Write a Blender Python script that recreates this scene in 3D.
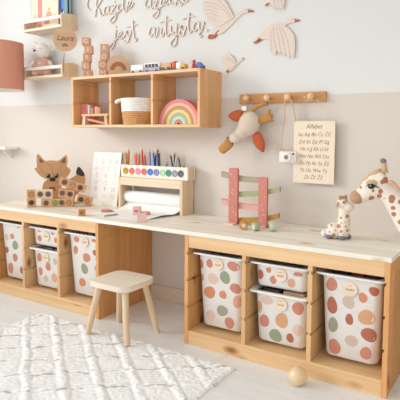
import bpy, bmesh, math, random
from mathutils import Vector, Matrix
random.seed(7)
for o in list(bpy.data.objects): bpy.data.objects.remove(o)
SC = bpy.context.scene
COL = SC.collection
PI = math.pi

# ---------------------------------------------------------------- camera
CAM = Vector((1.32815, -2.32611, 0.98314))
YAW, PITCH, ROLL, FPX, CX, CY = 0.55042, 0.07136, 0.00936, 498.0, 217.53, 171.02
_fw = Vector((-math.sin(YAW)*math.cos(PITCH), math.cos(YAW)*math.cos(PITCH), -math.sin(PITCH)))
_rt = _fw.cross(Vector((0, 0, 1))).normalized(); _up = _rt.cross(_fw)
RT = _rt*math.cos(ROLL) + _up*math.sin(ROLL)
UP = -_rt*math.sin(ROLL) + _up*math.cos(ROLL)
FW = _fw
cd = bpy.data.cameras.new('camera'); cam = bpy.data.objects.new('camera', cd); COL.objects.link(cam)
m = Matrix((RT, UP, -FW)).transposed().to_4x4(); m.translation = CAM
cam.matrix_world = m
cd.sensor_fit = 'HORIZONTAL'; cd.sensor_width = 36; cd.lens = FPX*36/400
cd.shift_x = (200-CX)/400; cd.shift_y = (CY-200)/400
SC.camera = cam

# ---------------------------------------------------------------- world, lights, exposure
vs = SC.view_settings
SC.display_settings.display_device = 'sRGB'
vs.view_transform = 'Standard'; vs.look = 'None'; vs.gamma = 1; vs.use_curve_mapping = False
vs.exposure = 0.32
w = bpy.data.worlds.new('world'); SC.world = w; w.use_nodes = True
bg = w.node_tree.nodes['Background']; bg.inputs[0].default_value = (0.985, 0.99, 1.0, 1); bg.inputs[1].default_value = 0.95

def light(name, kind, energy, col, loc=(0, 0, 0), direction=(0, 0, -1), **kw):
    l = bpy.data.lights.new(name, kind); l.energy = energy; l.color = col
    for k, v in kw.items(): setattr(l, k, v)
    o = bpy.data.objects.new(name, l); COL.objects.link(o); o.location = loc
    o.rotation_euler = Vector(direction).to_track_quat('-Z', 'Y').to_euler()
    return o
# daylight from the left, and from the window in the left wall
light('window_daylight_sun', 'SUN', 1.15, (0.97, 0.99, 1.0), (-2, -2.5, 3), (1.0, 0.75, -0.36), angle=math.radians(20))
light('left_window_daylight', 'AREA', 10, (0.98, 0.99, 1.0), (-2.6, -1.65, 1.55), (1.0, 0.1, -0.2), shape='RECTANGLE', size=2.0, size_y=1.4)

# ---------------------------------------------------------------- pixel helpers (photograph frame 400 x 400)
def raydir(u, v): return FW + RT*((u-CX)/FPX) - UP*((v-CY)/FPX)
def on_y(u, v, y):
    d = raydir(u, v); t = (y-CAM.y)/d.y; return CAM + d*t
def on_z(u, v, z):
    d = raydir(u, v); t = (z-CAM.z)/d.z; return CAM + d*t
class Plane:
    """upright plane through O, local x axis at angle a from the wall; gives (s, h) local coordinates"""
    def __init__(self, O, a, k=1, ox=0, oy=0):
        self.O = Vector(O); self.a = math.radians(a); self.k = k; self.ox = ox; self.oy = oy
        self.ax = Vector((math.cos(self.a), math.sin(self.a), 0)); self.n = Vector((math.sin(self.a), -math.cos(self.a), 0))
    def __call__(self, X, Y):
        d = raydir(self.ox+X/self.k, self.oy+Y/self.k)
        t = (self.O-CAM).dot(self.n)/d.dot(self.n); P = CAM + d*t - self.O
        return (P.dot(self.ax), P.z)
    def scale(self):                     # metres per zoom pixel
        return (self.O-CAM).dot(FW)/FPX/self.k
    def world(self, s, h, t=0): return self.O + self.ax*s + Vector((0, 0, h)) - self.n*t

# ---------------------------------------------------------------- materials
def lin(c):
    r = []
    for x in c:
        x = x/255.0; r.append(x/12.92 if x <= .04045 else ((x+.055)/1.055)**2.4)
    return (*r, 1)
def nmat(name):
    mt = bpy.data.materials.new(name); mt.use_nodes = True
    nt = mt.node_tree; return mt, nt, nt.nodes['Principled BSDF']
def N(nt, t, **kw):
    n = nt.nodes.new(t)
    for k, v in kw.items():
        if k.startswith('i_'): n.inputs[k[2:].replace('_', ' ')].default_value = v
        else: setattr(n, k, v)
    return n
_mc = {}
def M(name, col, rough=.6, var=.06, nscale=30, bump=0, metal=0, coat=0):
    """plain procedural colour with slight mottling and optional fine relief"""
    if name in _mc: return _mc[name]
    mt, nt, b = nmat(name); _mc[name] = mt
    tc = N(nt, 'ShaderNodeTexCoord'); no = N(nt, 'ShaderNodeTexNoise'); no.inputs['Scale'].default_value = nscale; no.inputs['Detail'].default_value = 4
    nt.links.new(tc.outputs['Object'], no.inputs['Vector'])
    mx = N(nt, 'ShaderNodeMix', data_type='RGBA'); c = lin(col)
    mx.inputs[6].default_value = tuple(max(0, x*(1-var)) for x in c[:3])+(1,); mx.inputs[7].default_value = tuple(min(1, x*(1+var)) for x in c[:3])+(1,)
    nt.links.new(no.outputs['Fac'], mx.inputs[0]); nt.links.new(mx.outputs[2], b.inputs['Base Color'])
    b.inputs['Roughness'].default_value = rough; b.inputs['Metallic'].default_value = metal; b.inputs['Coat Weight'].default_value = coat
    if bump:
        bp = N(nt, 'ShaderNodeBump'); bp.inputs['Strength'].default_value = bump; bp.inputs['Distance'].default_value = .004
        nt.links.new(no.outputs['Fac'], bp.inputs['Height']); nt.links.new(bp.outputs[0], b.inputs['Normal'])
    return mt
def wood(name, c1, c2, grain='x', knots=None, rough=.55, fine=1.0, staves=None):
    """pine: grain streaks stretched along one axis, optional elongated knots, optional edge-glued staves"""
    if name in _mc: return _mc[name]
    mt, nt, b = nmat(name); _mc[name] = mt
    tc = N(nt, 'ShaderNodeTexCoord'); oi = N(nt, 'ShaderNodeObjectInfo')
    mp = N(nt, 'ShaderNodeMapping')
    sc = {'x': (1.5, 28, 28), 'y': (28, 1.5, 28), 'z': (28, 28, 1.5)}[grain]
    mp.inputs['Scale'].default_value = tuple(x*fine for x in sc)
    add = N(nt, 'ShaderNodeVectorMath', operation='ADD'); cmb = N(nt, 'ShaderNodeCombineXYZ')
    for i in range(3): nt.links.new(oi.outputs['Random'], cmb.inputs[i])
    scl = N(nt, 'ShaderNodeVectorMath', operation='SCALE'); scl.inputs['Scale'].default_value = 7.3
    nt.links.new(cmb.outputs[0], scl.inputs[0])
    nt.links.new(tc.outputs['Object'], add.inputs[0]); nt.links.new(scl.outputs[0], add.inputs[1])
    nt.links.new(add.outputs[0], mp.inputs['Vector'])
    no = N(nt, 'ShaderNodeTexNoise'); no.inputs['Scale'].default_value = 1.0; no.inputs['Detail'].default_value = 6; no.inputs['Distortion'].default_value = .6
    nt.links.new(mp.outputs[0], no.inputs['Vector'])
    rp = N(nt, 'ShaderNodeValToRGB'); rp.color_ramp.elements[0].position = .3; rp.color_ramp.elements[1].position = .7
    rp.color_ramp.elements[0].color = lin(c1); rp.color_ramp.elements[1].color = lin(c2)
    nt.links.new(no.outputs['Fac'], rp.inputs[0]); out = rp.outputs[0]
    if staves:
        # tone differs from stave to stave
        sx = N(nt, 'ShaderNodeSeparateXYZ'); nt.links.new(tc.outputs['Object'], sx.inputs[0])
        mu = N(nt, 'ShaderNodeMath', operation='MULTIPLY'); mu.inputs[1].default_value = 1/staves[1]
        nt.links.new(sx.outputs[staves[0]], mu.inputs[0])
        fl = N(nt, 'ShaderNodeMath', operation='FLOOR'); nt.links.new(mu.outputs[0], fl.inputs[0])
        wn = N(nt, 'ShaderNodeTexWhiteNoise', noise_dimensions='1D'); nt.links.new(fl.outputs[0], wn.inputs['W'])
        hm = N(nt, 'ShaderNodeHueSaturation'); mr = N(nt, 'ShaderNodeMapRange'); mr.inputs[3].default_value = .93; mr.inputs[4].default_value = 1.05
        nt.links.new(wn.outputs[0], mr.inputs[0]); nt.links.new(mr.outputs[0], hm.inputs['Value']); nt.links.new(out, hm.inputs['Color']); out = hm.outputs[0]
    if knots:
        kp = N(nt, 'ShaderNodeMapping'); ks = knots[0]
        kp.inputs['Scale'].default_value = {'x': (ks*.45, ks, ks), 'y': (ks, ks*.45, ks), 'z': (ks, ks, ks*.45)}[grain]
        nt.links.new(add.outputs[0], kp.inputs['Vector'])
        vo = N(nt, 'ShaderNodeTexVoronoi'); vo.inputs['Scale'].default_value = 1.0; nt.links.new(kp.outputs[0], vo.inputs['Vector'])
        kr = N(nt, 'ShaderNodeValToRGB'); kr.color_ramp.elements[0].position = .06; kr.color_ramp.elements[1].position = .17
        kr.color_ramp.elements[0].color = (1, 1, 1, 1); kr.color_ramp.elements[1].color = (0, 0, 0, 1)
        nt.links.new(vo.outputs['Distance'], kr.inputs[0])
        mx = N(nt, 'ShaderNodeMix', data_type='RGBA'); nt.links.new(kr.outputs[0], mx.inputs[0]); nt.links.new(out, mx.inputs[6])
        mx.inputs[7].default_value = lin(knots[1]); out = mx.outputs[2]
    nt.links.new(out, b.inputs['Base Color']); b.inputs['Roughness'].default_value = rough
    bp = N(nt, 'ShaderNodeBump'); bp.inputs['Strength'].default_value = .08; bp.inputs['Distance'].default_value = .002
    nt.links.new(no.outputs['Fac'], bp.inputs['Height']); nt.links.new(bp.outputs[0], b.inputs['Normal'])
    return mt
def spotted(name, base, spot, spots, rough=.9):
    """plush print: round-ish spots at given (x, z, r) of the object's own coordinates"""
    mt, nt, b = nmat(name)
    tc = N(nt, 'ShaderNodeTexCoord'); no = N(nt, 'ShaderNodeTexNoise'); no.inputs['Scale'].default_value = 45
    nt.links.new(tc.outputs['Object'], no.inputs['Vector'])
    mul = N(nt, 'ShaderNodeVectorMath', operation='MULTIPLY'); mul.inputs[1].default_value = (1, 0, 1)
    nt.links.new(tc.outputs['Object'], mul.inputs[0])
    cur = None
    for (x, z, r) in spots:
        d = N(nt, 'ShaderNodeVectorMath', operation='DISTANCE'); d.inputs[1].default_value = (x, 0, z); nt.links.new(mul.outputs[0], d.inputs[0])
        q = N(nt, 'ShaderNodeMath', operation='DIVIDE'); q.inputs[1].default_value = r; nt.links.new(d.outputs['Value'], q.inputs[0])
        if cur is None: cur = q
        else:
            mn = N(nt, 'ShaderNodeMath', operation='MINIMUM'); nt.links.new(cur.outputs[0], mn.inputs[0]); nt.links.new(q.outputs[0], mn.inputs[1]); cur = mn
    ad = N(nt, 'ShaderNodeMath', operation='ADD'); nt.links.new(cur.outputs[0], ad.inputs[0])
    sb = N(nt, 'ShaderNodeMath', operation='MULTIPLY_ADD'); sb.inputs[1].default_value = .9; sb.inputs[2].default_value = -.45; nt.links.new(no.outputs['Fac'], sb.inputs[0]); nt.links.new(sb.outputs[0], ad.inputs[1])
    rp = N(nt, 'ShaderNodeValToRGB'); rp.color_ramp.elements[0].position = .88; rp.color_ramp.elements[1].position = 1.0
    rp.color_ramp.elements[0].color = lin(spot); rp.color_ramp.elements[1].color = lin(base)
    nt.links.new(ad.outputs[0], rp.inputs[0]); nt.links.new(rp.outputs[0], b.inputs['Base Color']); b.inputs['Roughness'].default_value = rough
    return mt

# ---------------------------------------------------------------- mesh helpers
class G:
    def __init__(self): self.bm = bmesh.new()
    def merge(self, t, mat=None):
        if mat is not None: bmesh.ops.transform(t, matrix=mat, verts=t.verts)
        me = bpy.data.meshes.new('tmp'); t.to_mesh(me); t.free(); self.bm.from_mesh(me); bpy.data.meshes.remove(me)
        return self
    def box(self, a, b, bev=0, seg=1, mat=None):
        t = bmesh.new(); bmesh.ops.create_cube(t, size=1)
        s = [b[i]-a[i] for i in range(3)]; c = [(a[i]+b[i])/2 for i in range(3)]
        for v in t.verts: v.co = Vector((v.co.x*s[0]+c[0], v.co.y*s[1]+c[1], v.co.z*s[2]+c[2]))
        if bev: bmesh.ops.bevel(t, geom=list(t.edges), offset=bev, segments=seg, affect='EDGES', profile=.5)
        return self.merge(t, mat)
    def ell(self, c, r, rot=None, sub=3):
        t = bmesh.new(); bmesh.ops.create_icosphere(t, subdivisions=sub, radius=1)
        if not hasattr(r, '__len__'): r = (r, r, r)
        mm = Matrix.Translation(c) @ (rot.to_4x4() if rot else Matrix.Identity(4)) @ Matrix.Diagonal((*r, 1))
        return self.merge(t, mm)
    def tube(self, pts, r, seg=10, flat=1.0, closed=False):
        pts = [Vector(p) for p in pts]; n = len(pts)
        rs = r if hasattr(r, '__len__') else [r]*n
        bm = self.bm; rings = []; nrm = None
        for i, p in enumerate(pts):
            if closed: d = pts[(i+1) % n]-pts[i-1]
            else: d = pts[min(i+1, n-1)]-pts[max(i-1, 0)]
            d.normalize()
            if nrm is None:
                nrm = Vector((0, 0, 1)) if abs(d.z) < .9 else Vector((0, 1, 0))
            nrm = (nrm-d*nrm.dot(d)).normalized(); bn = d.cross(nrm)
            rings.append([bm.verts.new(p+(nrm*math.cos(2*PI*k/seg)+bn*math.sin(2*PI*k/seg)*flat)*rs[i]) for k in range(seg)])
        for i in range(n if closed else n-1):
            A, B_ = rings[i], rings[(i+1) % n]
            for k in range(seg): bm.faces.new((A[k], A[(k+1) % seg], B_[(k+1) % seg], B_[k]))
        if not closed:
            bm.faces.new(rings[0][::-1]); bm.faces.new(rings[-1])
        return self
    def lathe(self, prof, seg=32, c=(0, 0, 0), mat=None):
        t = bmesh.new(); rings = []
        for (r, z) in prof:
            if r < 1e-6: rings.append([t.verts.new((c[0], c[1], c[2]+z))])
            else: rings.append([t.verts.new((c[0]+r*math.cos(2*PI*k/seg), c[1]+r*math.sin(2*PI*k/seg), c[2]+z)) for k in range(seg)])
        for i in range(len(rings)-1):
            A, B_ = rings[i], rings[i+1]
            for k in range(seg):
                k2 = (k+1) % seg
                if len(A) == 1 and len(B_) == 1: continue
                if len(A) == 1: t.faces.new((A[0], B_[k2], B_[k]))
                elif len(B_) == 1: t.faces.new((A[k], A[k2], B_[0]))
                else: t.faces.new((A[k], A[k2], B_[k2], B_[k]))
        return self.merge(t, mat)
    def prism(self, pts, y0, y1, mat=None, bev=0):
        """outline in local x,z extruded along y"""
        t = bmesh.new(); vs_ = [t.verts.new((p[0], y0, p[1])) for p in pts]
        f = t.faces.new(vs_)
        ex = bmesh.ops.extrude_face_region(t, geom=[f])
        for v in ex['geom']:
            if isinstance(v, bmesh.types.BMVert): v.co.y = y1
        bmesh.ops.recalc_face_normals(t, faces=t.faces)
        bmesh.ops.triangulate(t, faces=[f for f in t.faces if len(f.verts) > 4])
        return self.merge(t, mat)
def obj(name, g, mat, parent=None, smooth=False, loc=None, rotz=None, remesh=None, kind=None, subsurf=0):
    me = bpy.data.meshes.new(name)
    bmesh.ops.recalc_face_normals(g.bm, faces=g.bm.faces)
    g.bm.to_mesh(me); g.bm.free()
    for m_ in (mat if isinstance(mat, (list, tuple)) else [mat]): me.materials.append(m_)
    if smooth:
        me.polygons.foreach_set('use_smooth', [True]*len(me.polygons))
        if smooth != 'full': me.set_sharp_from_angle(angle=math.radians(40))
    o = bpy.data.objects.new(name, me); COL.objects.link(o)
    if parent: o.parent = parent
    if loc is not None: o.location = loc
    if rotz is not None: o.rotation_euler = (0, 0, rotz)
    if remesh:
        md = o.modifiers.new('remesh', 'REMESH'); md.mode = 'VOXEL'; md.voxel_size = remesh; md.use_smooth_shade = True
        s = o.modifiers.new('smooth', 'SMOOTH'); s.iterations = 6; s.factor = .5
    if subsurf:
        md = o.modifiers.new('subdivision', 'SUBSURF'); md.levels = subsurf; md.render_levels = subsurf
    if kind: o['kind'] = kind
    return o
def tag(o, label, cat, group=None):
    o['label'] = label; o['category'] = cat
    if group: o['group'] = group
    return o
def thing(name, label, cat, loc=(0, 0, 0), rotz=0, group=None):
    o = bpy.data.objects.new(name, None); COL.objects.link(o); o.location = loc; o.rotation_euler = (0, 0, rotz); o.empty_display_size = .05
    return tag(o, label, cat, group)
def struct(o): o['kind'] = 'structure'; return o
def cat_spline(pts, n=6, closed=False):
    P = [Vector((*p, 0)) if len(p) == 2 else Vector(p) for p in pts]; out = []; L = len(P)
    for i in range(L if closed else L-1):
        if closed: a, b, c, d = P[i-1], P[i], P[(i+1) % L], P[(i+2) % L]
        else: a, b, c, d = P[max(i-1, 0)], P[i], P[i+1], P[min(i+2, L-1)]
        for k in range(n):
            t = k/n
            out.append(.5*((2*b)+(c-a)*t+(2*a-5*b+4*c-d)*t*t+(3*b-a-3*c+d)*t**3))
    if not closed: out.append(P[-1])
    return [tuple(v)[:2] if len(pts[0]) == 2 else v for v in out]
def disc_pts(c, rx, rz=None, n=20, wob=0, seed=0):
    rz = rz or rx; rr = random.Random(seed); ph = rr.random()*6
    return [(c[0]+rx*math.cos(2*PI*k/n)*(1+wob*math.sin(2*2*PI*k/n+ph)), c[1]+rz*math.sin(2*PI*k/n)*(1+wob*math.sin(3*2*PI*k/n+ph))) for k in range(n)]
def text(name, s, size, mat, parent, loc, rot=(PI/2, 0, 0), shear=0, extrude=.0006, xs=1, spacing=1, align='CENTER'):
    cu = bpy.data.curves.new(name, 'FONT'); cu.body = s; cu.size = size; cu.extrude = extrude; cu.shear = shear
    cu.align_x = align; cu.align_y = 'CENTER'; cu.space_character = spacing; cu.resolution_u = 3
    t = bpy.data.objects.new(name, cu); COL.objects.link(t)
    me = bpy.data.meshes.new_from_object(t.evaluated_get(bpy.context.evaluated_depsgraph_get()))
    bpy.data.objects.remove(t); bpy.data.curves.remove(cu)
    me.name = name; me.materials.clear(); me.materials.append(mat)
    o = bpy.data.objects.new(name, me); COL.objects.link(o); o.parent = parent; o.location = loc; o.rotation_euler = rot; o.scale = (xs, 1, 1)
    return o

# ---------------------------------------------------------------- shared materials
PINE = wood('pine_frame', (220, 178, 128), (236, 200, 152), 'x', (7, (158, 98, 58)))
PINEZ = wood('pine_upright', (216, 170, 118), (232, 192, 142), 'z', (8, (146, 86, 50)))
PINEY = wood('pine_panel', (214, 152, 92), (230, 176, 116), 'z', (9, (136, 74, 42)), staves=(1, .085))
TOP = wood('pale_pine_top', (234, 226, 210), (248, 243, 231), 'x', (8, (206, 170, 132)), rough=.5, staves=(1, .062))
BIRCH = wood('pale_birch', (228, 206, 176), (240, 222, 196), 'x', rough=.5)
BIRCHZ = wood('pale_birch_upright', (222, 192, 156), (236, 212, 180), 'z', rough=.5)
OAKRAIL = wood('honey_oak', (198, 140, 84), (216, 162, 104), 'x', rough=.45)
BLOCKW = wood('beech_block', (214, 166, 118), (228, 184, 138), 'x')
KRAFT = wood('light_plywood', (214, 172, 136), (226, 188, 154), 'x', fine=.6)
FOXW = wood('fox_plywood', (206, 158, 110), (218, 172, 124), 'x', fine=.5)
WHITEP = M('white_paint', (246, 244, 238), .5, .02)
WHITEPL = M('white_plastic', (244, 242, 238), .4, .02)
DARK = M('dark_brown_ink', (110, 72, 52), .7)
BLACK = M('black_bead', (28, 26, 26), .3)
BROWNINK = M('brown_ink', (170, 128, 104), .8)

# ================================================================ setting
TOPZ, FRONT = .54, -.45
XL = -2.7
def wall_mat():
    mt, nt, b = nmat('two_tone_wall')
    ge = N(nt, 'ShaderNodeNewGeometry'); sx = N(nt, 'ShaderNodeSeparateXYZ'); nt.links.new(ge.outputs['Position'], sx.inputs[0])
    gt = N(nt, 'ShaderNodeMath', operation='GREATER_THAN'); gt.inputs[1].default_value = 1.184; nt.links.new(sx.outputs['Z'], gt.inputs[0])
    mx = N(nt, 'ShaderNodeMix', data_type='RGBA'); mx.inputs[6].default_value = lin((221, 212, 202)); mx.inputs[7].default_value = lin((230, 230, 227))
    nt.links.new(gt.outputs[0], mx.inputs[0]); nt.links.new(mx.outputs[2], b.inputs['Base Color']); b.inputs['Roughness'].default_value = .85
    no = N(nt, 'ShaderNodeTexNoise'); no.inputs['Scale'].default_value = 180; bp = N(nt, 'ShaderNodeBump'); bp.inputs['Strength'].default_value = .05; bp.inputs['Distance'].default_value = .002
    nt.links.new(ge.outputs['Position'], no.inputs['Vector']); nt.links.new(no.outputs['Fac'], bp.inputs['Height']); nt.links.new(bp.outputs[0], b.inputs['Normal'])
    return mt
WALL = wall_mat()
g = G(); g.box((XL-.12, 0, -.06), (2.17, .12, 2.6)); struct(obj('wall_back', g, WALL))
WY0, WY1, WZ0, WZ1 = -3.0, -.55, .70, 2.5
g = G()
g.box((XL-.12, -3.2, -.06), (XL, 0, WZ0)); g.box((XL-.12, -3.2, WZ1), (XL, 0, 2.6)); g.box((XL-.12, WY1, WZ0), (XL, 0, WZ1)); g.box((XL-.12, -3.2, WZ0), (XL, WY0, WZ1))
struct(obj('wall_left', g, WALL))
g = G(); g.box((2.05, -3.2, -.06), (2.17, 0, 2.6)); struct(obj('unseen_wall_right', g, WALL))  # out of view, added to darken right-facing faces
g = G(); g.box((XL-.12, -3.2, 2.6), (2.17, .12, 2.7)); struct(obj('unseen_ceiling', g, M('unseen_ceiling_white', (246, 245, 240), .9, .01)))  # out of view, added to cut the light from above
win = bpy.data.objects.new('window_1', None); COL.objects.link(win); win.location = (XL, (WY0+WY1)/2, WZ0); struct(win)
hw, hh_ = (WY1-WY0)/2, WZ1-WZ0
g = G(); g.box((-.02, -hw-.04, -.024), (.10, hw+.04, 0), .004); obj('window_sill', g, WHITEP, win)
g = G()
for (a, b_) in (((-.08, -hw, 0), (-.04, -hw+.05, hh_)), ((-.08, hw-.05, 0), (-.04, hw, hh_)), ((-.08, -.025, 0), (-.04, .025, hh_)), ((-.08, -hw, 0), (-.04, hw, .05)), ((-.08, -hw, hh_-.05), (-.04, hw, hh_))): g.box(a, b_)
obj('window_frame', g, WHITEP, win)
# floor of pale planks
fl_sub = G(); fl_sub.box((XL-.12, -3.2, -.06), (2.17, 0, -.012)); FLOOR = struct(obj('floor', fl_sub, M('floor_joint', (186, 174, 160), .9)))
PLANKM = wood('pale_oak_plank', (232, 232, 231), (243, 243, 242), 'x', rough=.45, fine=.7)
g = G(); g.box((-.6495, -.0945, -.012), (.6495, .0945, 0), .0012); pl0 = obj('plank', g, PLANKM, FLOOR)
first = True; row = 0; y = -.095
while y > -3.2:
    x = XL-.1+.65-(row*.43 % 1.3)
    while x < 2.17-.0:
        if first: p_ = pl0; first = False
        else:
            p_ = pl0.copy(); COL.objects.link(p_)
        p_.parent = FLOOR; p_.location = (x, y, 0); x += 1.3
    y -= .19; row += 1
BBM = M('beige_baseboard', (224, 208, 190), .5, .03)
g = G(); g.box((XL, -.014, 0), (2.05, 0, .085), .003); struct(obj('baseboard_back', g, BBM))
g = G(); g.box((XL, -3.2, 0), (XL+.014, -.014, .085), .003); struct(obj('baseboard_left', g, BBM))

# ================================================================ storage frames
COLW = (.93-.08)/3
GROOVES = (.434, .308, .18)
def side_panel(name, x0, x1, parent, z0, z1, y0, y1, grooves, faces, mat, gh=.0065, gd=.006):
    """upright board with runner grooves cut into its inner faces"""
    g = G(); zs = [z0]
    xa = x0+(gd if -1 in faces else 0); xb = x1-(gd if 1 in faces else 0)
    lo = z0
    for gz in sorted(grooves):
        g.box((x0, y0, lo), (x1, y1, gz-gh), .0012); g.box((xa, y0, gz-gh), (xb, y1, gz+gh)); lo = gz+gh
    g.box((x0, y0, lo), (x1, y1, z1), .0012)
    return obj(name, g, mat, parent)
def storage_frame(x, label):
    t = thing('storage_unit', label, 'storage unit', (x, FRONT, 0), 0, 'pine storage frames under the worktop')
    side_panel('side_panel', 0, .02, t, 0, .52, 0, .44, GROOVES, (1,), PINEY)
    side_panel('side_panel', .91, .93, t, 0, .52, 0, .44, GROOVES, (-1,), PINEY)
    for k in (1, 2):
        x0 = .02+COLW*k+.02*(k-1)
        side_panel('divider', x0, x0+.02, t, .06, .52, .004, .436, GROOVES, (-1, 1), PINEZ)
    g = G(); g.box((.02, .002, .462), (.91, .022, .52), .0015); obj('top_rail', g, PINE, t)
    g = G(); g.box((.02, .418, .462), (.91, .438, .52), .0015); obj('back_rail', g, PINE, t)
    g = G(); g.box((.02, .002, 0), (.91, .02, .05), .0015); obj('plinth_rail', g, PINE, t)
    g = G(); g.box((.02, .001, .05), (.91, .438, .066), .0015); obj('bottom_board', g, PINE, t)
    for xx in (-.0004, .9304):
        for yy, zz in ((.05, .035), (.39, .035), (.05, .49), (.39, .49)):
            s = -1 if xx < 0 else 1
            g = G(); g.lathe([(0, .0), (.004, 0), (.004, .0012), (0, .0012)], 10, mat=Matrix.Translation((xx-(.0004*s), yy, zz)) @ Matrix.Rotation(PI/2*s, 4, 'Y'))
            obj('screw_head', g, M('steel', (150, 145, 140), .35, .02, metal=.8), t)
    return t
XR0, XL0 = 0.0, -.5555-.93
UR = storage_frame(XR0, 'pine storage frame with three bin columns at the right, behind the wooden ball')
UL = storage_frame(XL0, 'pine storage frame with three bin columns at the left, behind the stool')
g = G(); g.box((0, 0, 0), (.935+1.50, .455, .02), .002)
tag(obj('worktop', g, TOP, loc=(-1.50, FRONT-.005, .52)), 'long pale pine worktop resting across both storage frames', 'worktop')

# ---------------------------------------------------------------- bins
def bin_mat():
    mt, nt, b = nmat('frosted_white_plastic')
    b.inputs['Base Color'].default_value = lin((247, 244, 240)); b.inputs['Roughness'].default_value = .35
    tr = N(nt, 'ShaderNodeBsdfTranslucent'); tr.inputs[0].default_value = lin((245, 236, 226)); mx = N(nt, 'ShaderNodeMixShader'); mx.inputs[0].default_value = .22
    no = N(nt, 'ShaderNodeTexNoise'); no.inputs['Scale'].default_value = 260; bp = N(nt, 'ShaderNodeBump'); bp.inputs['Strength'].default_value = .04; bp.inputs['Distance'].default_value = .001
    nt.links.new(no.outputs['Fac'], bp.inputs['Height']); nt.links.new(bp.outputs[0], b.inputs['Normal'])
    nt.links.new(b.outputs[0], mx.inputs[1]); nt.links.new(tr.outputs[0], mx.inputs[2]); nt.links.new(mx.outputs[0], nt.nodes['Material Output'].inputs[0])
    return mt
BINM = bin_mat()
DOTC = {'terra': (200, 132, 110), 'rust': (178, 106, 82), 'orange': (210, 138, 100), 'tan': (212, 160, 122), 'dusty': (220, 190, 174), 'sage': (160, 156, 136), 'green': (146, 158, 128), 'beige': (206, 184, 166), 'peach': (216, 164, 142)}
def rrect(w_, d_, r, n=6):
    out = []
    for cx, cy, a0 in ((w_/2-r, -d_/2+r, -PI/2), (w_/2-r, d_/2-r, 0), (-w_/2+r, d_/2-r, PI/2), (-w_/2+r, -d_/2+r, PI)):
        for k in range(n+1):
            a = a0+PI/2*k/n; out.append((cx+r*math.cos(a), cy+r*math.sin(a)))
    return out
BT = (.248, .375)   # body width/depth at the top of a deep bin
def bin_size(z, H):          # taper with depth below the rim
    k = (H-z)/.36
    return .240-.026*k, .352-.040*k, .030+.006*k
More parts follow.
